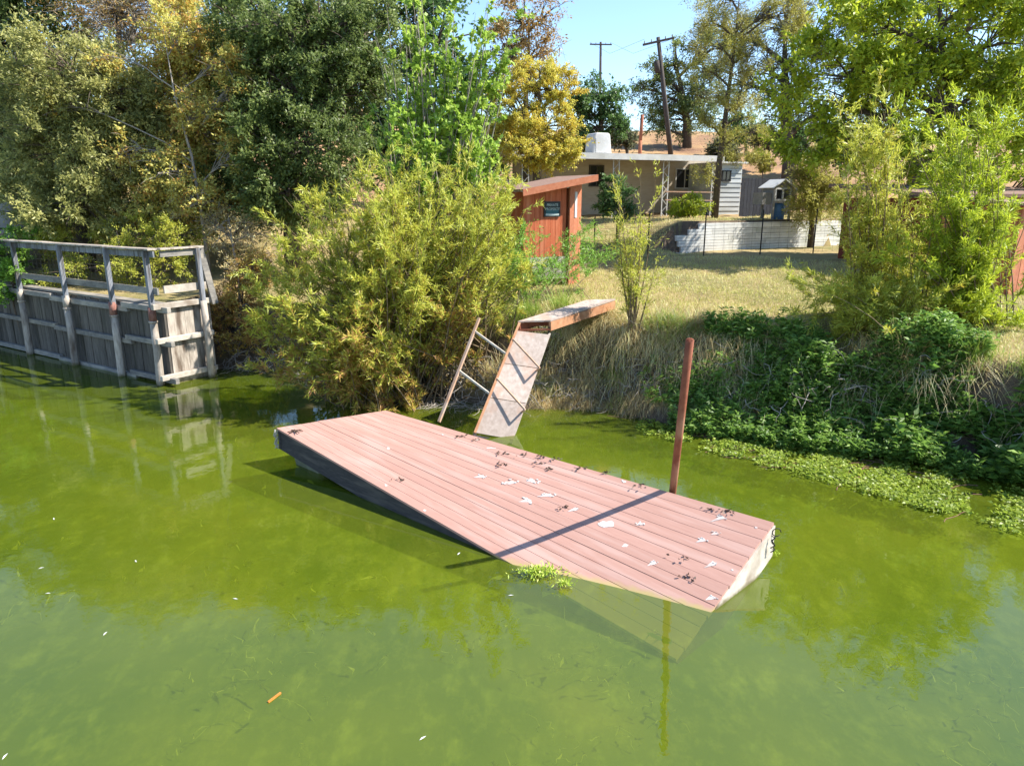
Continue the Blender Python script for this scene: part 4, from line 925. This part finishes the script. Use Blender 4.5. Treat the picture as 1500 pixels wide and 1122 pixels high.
# ------------------------------------------------------------------ willow shrubs: many arching stems with narrow leaves along them
def willow(name, label, base, tips, nleaf, leaf, mat, spread=.35, tr=.02, bark='twig', group=None, t0=.25, arch=.15, cat='shrub', mat2=None, low=None):
    root = empty(name, base, label, cat, group)
    o = Vector(base); tb = MB(); paths = []
    for tip in tips:
        tip = Vector(tip)-o
        s = Vector((random.gauss(0, spread), random.gauss(0, spread*.6), 0)); s.z = gzf(o.x+s.x, o.y+s.y)-o.z-.1
        L = (tip-s).length
        mid = s.lerp(tip, .5)+Vector((random.gauss(0, .05)*L, random.gauss(0, .05)*L, arch*L))
        pts = [s*(1-q)**2+mid*2*q*(1-q)+tip*q*q for q in np.linspace(0, 1, 6)]
        tb.tube(pts, [tr, tr*.85, tr*.7, tr*.5, tr*.3, .003], 4, False)
        paths.append(pts)
    tb.build('stems', bark, root, True)
    PP = np.array([[list(p) for p in pts] for pts in paths])          # (n,6,3)
    n = len(PP)
    ns = 10                                                           # side shoots per stem
    i = np.repeat(np.arange(n), ns); q = RG.uniform(t0, .98, n*ns)*5; k = np.minimum(q.astype(int), 4); fr = (q-k)[:, None]
    S = PP[i, k]*(1-fr)+PP[i, k+1]*fr; T = unit(PP[i, k+1]-PP[i, k])
    E = unit(T*.8+RG.normal(size=T.shape)*.75+np.array((0, 0, .25)))*RG.uniform(.12, .5, n*ns)[:, None]
    idx = RG.integers(0, n*ns, nleaf); f_ = RG.uniform(0, 1, nleaf)[:, None]
    P = S[idx]+E[idx]*f_+RG.normal(size=(nleaf, 3))*.02
    D = unit(E[idx])*.9+RG.normal(size=(nleaf, 3))*.55+np.array((0, 0, .1))
    tn = RG.beta(2, 2, nleaf)*.7+RG.uniform(0, .3, n*ns)[idx]
    if mat2 is not None:
        zz = P[:, 2]+o.z; pr = 1/(1+np.exp((zz-low+RG.normal(size=nleaf)*.3+fbm(P[:, 0], P[:, 1]+P[:, 2], 1.5, 4)*1.2)*3.0)); m2 = RG.uniform(size=nleaf) < pr*.8
        leaves('leaves', P[~m2], D[~m2], *leaf, tn[~m2], mat, root)
        o2 = leaves('dry_leaves', P[m2], D[m2], *leaf, tn[m2], mat2, root)
        o2['label'] = 'brown dry lower leaves'
    else: leaves('leaves', P, D, *leaf, tn, mat, root)
    return root
def dome(us, vs, Ys, n):
    out = []
    for k in range(n):
        out.append(ony(random.uniform(*us), random.uniform(*vs), random.uniform(*Ys)))
    return out
tips = [ony(min(760, max(505, random.gauss(640, 62))), random.uniform(-40, 190), random.uniform(17.2, 19)) for k in range(70)]+[ony(random.uniform(540, 745), random.uniform(150, 270), random.uniform(16.6, 18)) for k in range(30)]
willow('poplar_sapling', 'airy light green poplar with upright shoots of large leaves behind the willow', (-1.9, 18.2, gzf(-1.9, 18.2)), tips, 25000, (.11, .09), 'lf_poplar', .35, .035, 'bark_pale', t0=.35, arch=.02, cat='tree')
tips = []
for k in range(360):
    a = random.random(); v = random.uniform(225, 560); 
    hw = 222*math.sqrt(max(.03, 1-((v-420)/215)**2)); uc = 568+(420-v)*.14
    if v > 470: uc = 540; hw = min(hw, 175)
    u = uc+random.uniform(-1, 1)*hw
    depth = math.sqrt(max(0, 1-((u-uc)/hw)**2))*1.3
    Yn = 14.6-depth*random.uniform(.1, 1)-(v-400)/200*.7+max(0, (330-v)/100)*.8
    if v > 450 and u > 600: continue
    tips.append(ony(u, v, Yn))
tips += [ony(random.uniform(660, 765), random.uniform(250, 400), random.uniform(15, 17)) for k in range(60)]
willow('willow_bush', 'big sprawling yellow-green willow bush overhanging the water by the gangway', (-2.3, 15.0, gzf(-2.3, 15.0)), tips, 135000, (.135, .021), 'lf_willow', .75, .02, mat2='lf_willow_brown', low=1.45)
tips = [ony(random.gauss(1280, 50), 440-330*random.random()**1.5, random.uniform(13.6, 15.2)) for k in range(85)]
willow('willow_shrub', 'upright yellow-green willow shrub growing before the retaining wall', (7.75, 14.9, gzf(7.75, 14.9)), tips, 27000, (.13, .02), 'lf_willow', .35, .014)
tips = [ony(random.gauss(1400, 45), 470-350*random.random()**1.5, random.uniform(12.6, 14.2)) for k in range(95)]
willow('willow_shrub', 'loose green willow shrub in front of the terracotta shed', (9.0, 13.7, gzf(9.0, 13.7)), tips, 34000, (.13, .021), 'lf_walnut', .4, .016)
tips = [ony(random.gauss(1300, 75), random.uniform(410, 480), random.uniform(12.6, 13.9)) for k in range(45)]
willow('willow_shrub', 'low straggly willow growth along the bank edge beneath the taller willows', (7.0, 13.6, gzf(7.0, 13.6)), tips, 16000, (.13, .02), 'lf_willow', .9, .01)
tips = [ony(random.gauss(930, 25), random.uniform(245, 400), random.uniform(14.0, 14.9)) for k in range(20)]
willow('willow_sapling', 'slender willow sapling standing on the lawn edge beyond the landing platform', (2.52, 14.7, gzf(2.52, 14.7)), tips, 3200, (.11, .017), 'lf_willow', .05, .014, t0=.35, arch=.05)
tips = [ony(random.gauss(745, 30), random.uniform(330, 410), random.uniform(16, 17.5)) for k in range(40)]+[ony(random.gauss(885, 14), random.uniform(320, 385), 19) for k in range(22)]
willow('wild_growth', 'leafy green growth around the foot of the red shed', (.3, 16.8, gzf(.3, 16.8)), tips, 12000, (.10, .02), 'lf_vine', .9, .008)

# ------------------------------------------------------------------ grasses
def blades(name, P, length, width, lean, tint, mat, parent=None, k=4, droop=1.0, dirs=None):
    n = len(P); az = RG.uniform(0, 2*math.pi, n)
    H = np.stack([np.cos(az), np.sin(az), np.zeros(n)], 1) if dirs is None else unit(dirs+RG.normal(size=(n, 3))*np.array((.9, .9, 0)))
    W = np.cross(H, np.array((0, 0, 1.0))); ln = (length*RG.uniform(.5, 1.3, n))[:, None]; le = (lean*RG.uniform(.4, 1.4, n))[:, None]
    Ls, Rs = [], []
    for j in range(k):
        t = j/(k-1)
        c = P+H*ln*le*t**1.4+np.array((0, 0, 1.0))*ln*(t-droop*le*t*t*.9)
        wd = width*(1-t*.9)*.5
        Ls.append(c-W*wd); Rs.append(c+W*wd)
    return strips(name, (np.stack(Ls, 1), np.stack(Rs, 1)), tint, mat, parent)
# lawn
n = 90000
X = RG.uniform(-1.5, 14, n); Y = np.interp(X, BX, BY)+1.2+RG.uniform(0, 1, n)**1.35*12
m = (Y < np.where(X > 5.4, wall_y(X)-.15, 27)); X, Y = X[m], Y[m]
Z = gz(X, Y); tn = .68+.35*fbm(X, Y, .7, 12)+RG.normal(size=len(X))*.16
o = blades('lawn_grass', np.stack([X, Y, Z-.02], 1), .13, .014, .5, tn, 'lf_grass', None, 3)
tag(o, 'mottled dry yellow and green lawn grass on the bank top', 'grass', kind='stuff')
# hillside / terrace dry grass
n = 26000
X = RG.uniform(-4, 20, n); Y = RG.uniform(24, 34, n); m = (Y > np.where(X > 5.4, wall_y(X)+.2, 24)) & ((Y < 29) | (X > 10)); X, Y = X[m], Y[m]
o = blades('terrace_grass', np.stack([X, Y, gz(X, Y)-.02], 1), .16, .018, .6, .75+RG.normal(size=len(X))*.15, 'lf_grass', None, 3)
tag(o, 'short straw-coloured grass on the terrace by the house', 'grass', kind='stuff')
# overhanging dry grass along the bank edge
n = 7500
cl = np.where(RG.uniform(size=170) < .75, RG.uniform(.2, 4.6, 170), RG.uniform(4.6, 9.4, 170)); wq = RG.uniform(0, 1, 170)**2.2+.05; idx = RG.choice(170, n, p=wq/wq.sum())
X = cl[idx]+RG.normal(size=n)*.13; dd = RG.uniform(.8, 1.75, 170)[idx]+RG.normal(size=n)*.12
Y = np.interp(X, BX, BY)+dd
P = np.stack([X, Y, gz(X, Y)-.02], 1)
dirs = np.tile(np.array((-.25, -1.0, 0)), (n, 1))
o = blades('bank_grass', P, .58, .012, .95, RG.beta(2, 2, n)*.75+RG.uniform(-.05, .3, 170)[idx], 'lf_straw', None, 6, 1.35, dirs)
tag(o, 'long straw-coloured grass hanging over the eroded bank edge', 'grass', kind='stuff')
n = 5000; X = RG.uniform(.4, 4.6, n); dd = RG.uniform(.02, .45, n); Y = np.interp(X, BX, BY)+dd
o = blades('bank_foot_grass', np.stack([X, Y, gz(X, Y)], 1), .35, .009, 1.0, RG.beta(2, 2, n)*.8, 'lf_straw', None, 5, 1.3, np.tile(np.array((-.2, -1.0, 0)), (n, 1)))
tag(o, 'matted dead grass at the foot of the bank by the water', 'grass', kind='stuff')
# tussocks: single clumps
tus = [(980, 450, 14.4, .75, 'lf_reed', 260, 'tall green reed tussock beside the willow sapling'), (825, 398, 16.2, .8, 'lf_reed', 420, 'lush green grass clump before the red shed'), (770, 400, 15.8, .8, 'lf_reed', 420, 'green grass clump between the willow bush and the shed'),
       (822, 562, 13.5, .35, 'lf_vine', 240, 'small bright green grass tuft on the bare bank beside the gangway'), (903, 540, 13.9, .4, 'lf_reed', 160, 'yellow-green grass tuft on the bank face above the water'), (842, 588, 13.4, .22, 'lf_vine', 130, 'little green sprout at the waterline beside the gangway'),
       (1330, 505, 12.2, .85, 'lf_straw', 420, 'arching straw-yellow grass mound over the shaded bank plants'), (1270, 512, 12.6, .7, 'lf_straw', 300, 'straw grass mound with bent stems below the willow shrub'), (1430, 520, 11.8, .7, 'lf_reed', 320, 'arching green grass mound at the right end of the bank'),
       (985, 515, 13.8, .5, 'lf_straw', 260, 'dry grass mound behind the rusty pipe'), (720, 440, 14.9, .7, 'lf_straw', 300, 'pale dry grass mound above the gangway rail'), (860, 450, 14.6, .5, 'lf_straw', 240, 'dry grass mound under the landing platform edge')]
bank_tus = []
for k in range(46):
    x = random.uniform(.3, 5.5) if k % 4 else random.uniform(5.5, 9.5); d = random.uniform(.5, 2.3); y = float(np.interp(x, BX, BY))+d
    P = RG.normal(size=(260, 3))*np.array((.17, .14, 0)); z0 = gzf(x, y); P[:, 2] = gz(P[:, 0]+x, P[:, 1]+y)-z0-.03
    gr_ = random.random() < .35
    o = blades('grass_mound', P, random.uniform(.4, .65), .011, .75, RG.beta(2, 2, 260), 'lf_reed' if gr_ else 'lf_straw', None, 5, .95); o.location = (x, y, z0)
    tag(o, 'green arching grass mound on the bank edge' if gr_ else 'straw-coloured arching grass mound on the bank edge', 'grass mound', 'green grass mounds on the bank edge' if gr_ else 'straw grass mounds on the bank edge')
for (u, v, Y, L, mt, n, lab) in tus:
    p = ony(u, v, Y); zz = gzf(p.x, Y); c = Vector((p.x, Y, zz))
    P = RG.normal(size=(n, 3))*np.array((.14, .14, 0)); P[:, 2] = gz(P[:, 0]+c.x, P[:, 1]+c.y)-zz-.03
    o = blades('grass_tussock', P, L, .011, .65, RG.beta(2, 2, n), mt, None, 5, .8); o.location = c
    tag(o, lab, 'grass tussock')
# exposed roots and dead twigs on the bank
rt = MB()
def roots(x0, x1, n, d0, d1, h0, h1, L):
    for k in range(n):
        x = random.uniform(x0, x1); d = random.uniform(d0, d1); y = float(np.interp(x, BX, BY))+d
        p = Vector((x, y, gzf(x, y)+random.uniform(h0, h1))); pts = [p]; v = Vector((random.gauss(0, .6), random.uniform(-1, -.2), random.gauss(-.1, .5)))
        for j in range(7):
            v = (v+Vector((random.gauss(0, .45), random.gauss(0, .35), random.gauss(-.12, .35)))).normalized(); pts.append(pts[-1]+v*L/7)
            if pts[-1].z < .02: pts[-1].z = .02+random.random()*.05
        r = random.uniform(.004, .014); rt.tube(pts, [r*(1-j/9) for j in range(8)], 4, False)
roots(-4.6, .2, 340, -.5, .7, 0, .5, .9); roots(.2, 4.2, 320, .2, 1.4, 0, .2, .6); roots(-7.3, -4, 180, -.1, .8, 0, .4, .8); roots(4, 9, 120, .0, 1.0, .1, .5, .7)
tag(rt.build('exposed_roots', 'root_grey', None, True), 'tangle of bleached roots and dead twigs along the bank foot', 'roots', kind='stuff')
# ------------------------------------------------------------------ water primrose on the right bank: upright leafy stems, then floating mats
def rosettes(name, P, hgt, nl, leaf, tshift, mat, lab, stem=True):
    n = len(P); seg = 5
    tips = RG.normal(size=(n, 3))*np.array((.16, .16, 0))*hgt[:, None]; tips[:, 2] = hgt; tips[:, 1] -= hgt*.25
    i = np.repeat(np.arange(n), nl); t = RG.uniform(.25, 1, n*nl)**.7
    Q = P[i]+tips[i]*t[:, None]
    az = RG.uniform(0, 2*math.pi, n*nl); D = np.stack([np.cos(az), np.sin(az), RG.uniform(-.15, .75, n*nl)], 1)
    tn = RG.beta(2, 2.2, n*nl)*.7+RG.uniform(0, .25, n)[i]+tshift
    o = leaves(name, Q, D, leaf[0], leaf[1], tn, mat)
    return tag(o, lab, 'plants', kind='stuff')
def bankplants(n, x0, x1, d0, d1, h0, h1, nl, leaf, ts, mat, lab, thr, seed, name):
    X = RG.uniform(x0, x1, n); dd = RG.uniform(d0, d1, n); Y = np.interp(X, BX, BY)+dd
    f1 = fbm(X, Y, 1.9, seed); keep = f1 > thr; X, Y, f1 = X[keep], Y[keep], f1[keep]
    h = RG.uniform(h0, h1, len(X))*np.clip(.7+f1*1.1, .35, 1.6)
    rosettes(name, np.stack([X, Y, np.maximum(gz(X, Y), 0)-.03], 1), h, nl, leaf, ts, mat, lab)
bankplants(2600, 3.0, 11.5, -.7, .75, .12, .5, 18, (.11, .036), .05, 'lf_primrose', 'dense leafy green water plants at the foot of the right bank', -.15, 21, 'primrose_plants')
bankplants(3400, 3.9, 11.5, .4, 1.75, .2, .7, 18, (.12, .042), .08, 'lf_primrose', 'taller leafy plants climbing the shaded right bank', -.26, 25, 'bank_plants')
bankplants(420, 6.2, 11.5, -.7, .9, .35, .9, 16, (.20, .075), -.05, 'lf_primrose', 'broad-leaved dark plants leaning out over the water at the right', -.2, 27, 'broad_leaved_plants')
bankplants(700, 2.6, 6.5, .0, 1.0, .1, .38, 18, (.08, .028), .25, 'lf_vine', 'fresh bright green sprouts on the bank beside the rusty pipe', .05, 29, 'bank_sprouts')
n = 1700
t = RG.uniform(0, 1, n); u = 935+t*560; v0 = 634+t*150
v = v0-RG.beta(1.2, 1.6, n)*np.interp(t, [0, .15, .6, 1], [20, 50, 68, 75])
pts = np.array([list(onz(a, b)) for a, b in zip(u, v)])
keep = fbm(pts[:, 0], pts[:, 1], 2.4, 31) > .06-.4*(RG.uniform(size=len(pts)) < .25); pts = pts[keep]
pts[:, 2] = .006
n = len(pts); i = np.repeat(np.arange(n), 13); az = RG.uniform(0, 2*math.pi, len(i))
Q = pts[i]+np.stack([RG.normal(size=len(i))*.05, RG.normal(size=len(i))*.05, RG.uniform(0, .05, len(i))], 1)
o = leaves('floating_primrose', Q, np.stack([np.cos(az), np.sin(az), RG.uniform(0, .5, len(i))], 1), .062, .034, RG.beta(2, 2, len(i))*.6+RG.uniform(0, .4, n)[i], 'lf_float')
tag(o, 'mat of yellow-green floating leaves along the right water edge', 'floating plants', kind='stuff')
sm = MB()
for k in range(46):
    t = random.random(); p = onz(935+t*540, 622+t*140-random.uniform(0, 45), .008); a = random.uniform(2.4, 4.2); q = [p]
    for j in range(6):
        a += random.gauss(0, .3); q.append(q[-1]+Vector((math.cos(a), math.sin(a), 0))*.12)
    sm.tube(q, .005, 4, False)
tag(sm.build('runner_stems', 'red_band', None, True), 'thin reddish floating runner stems of the water plants', 'plant stems', kind='stuff')
# ------------------------------------------------------------------ submerged weed filaments
n = 1100
u = RG.uniform(-150, 1500, n); v = RG.uniform(600, 1180, n)
pts = np.array([list(onz(a, b)) for a, b in zip(u, v)])
den = fbm(pts[:, 0], pts[:, 1], .75, 41)+fbm(pts[:, 0], pts[:, 1], 2.6, 43)*.6
pts = pts[den > .06]; pts[:, 2] = -RG.uniform(.17, .285, len(pts))
o = blades('submerged_weed', pts, .30, .008, 1.0, RG.beta(2, 2, len(pts)), 'lf_sunken', None, 8, .95)
vv = np.empty(len(o.data.vertices)*3, dtype=np.float32); o.data.vertices.foreach_get('co', vv); vv = vv.reshape(-1, 3)
vv[:, 0] += fbm(vv[:, 0], vv[:, 1], 16, 51)*.09; vv[:, 1] += fbm(vv[:, 1], vv[:, 0], 13, 53)*.08; vv[:, 2] = np.clip(vv[:, 2], -.292, -.06-.1*RG.uniform(size=len(vv))); o.data.vertices.foreach_set('co', vv.ravel()); o.data.update()
tag(o, 'wispy yellow-green weed drifting just under the water surface', 'water weed', kind='stuff')
# floating bits
p = onz(402, 1021, .006); o = MB().bar((-.035, -.06, 0), (.035, .06, 0), .016, .012).build('floating_stick', 'stick_orange'); o.location = p
tag(o, 'orange wooden stick floating on the open green water', 'stick')
for (u, v) in ((70, 869), (60, 832), (345, 877), (154, 928), (619, 1081), (7, 1108), (199, 822), (79, 760), (672, 811), (748, 872)):
    p = onz(u, v, .004); a = random.uniform(0, 3)
    mb = MB(); mb.v = [(-.03, 0, 0), (0, -.009, .006), (.035, 0, .004), (0, .009, .006), (0, 0, -.004)]; mb.f = [(0, 1, 2, 3), (1, 0, 4), (2, 1, 4), (3, 2, 4), (0, 3, 4)]
    o = mb.build('floating_feather', 'feather'); o.location = p; o.rotation_euler = (0, 0, a)
    tag(o, 'tiny white feather floating on the green water', 'feather', 'white feathers on the water')
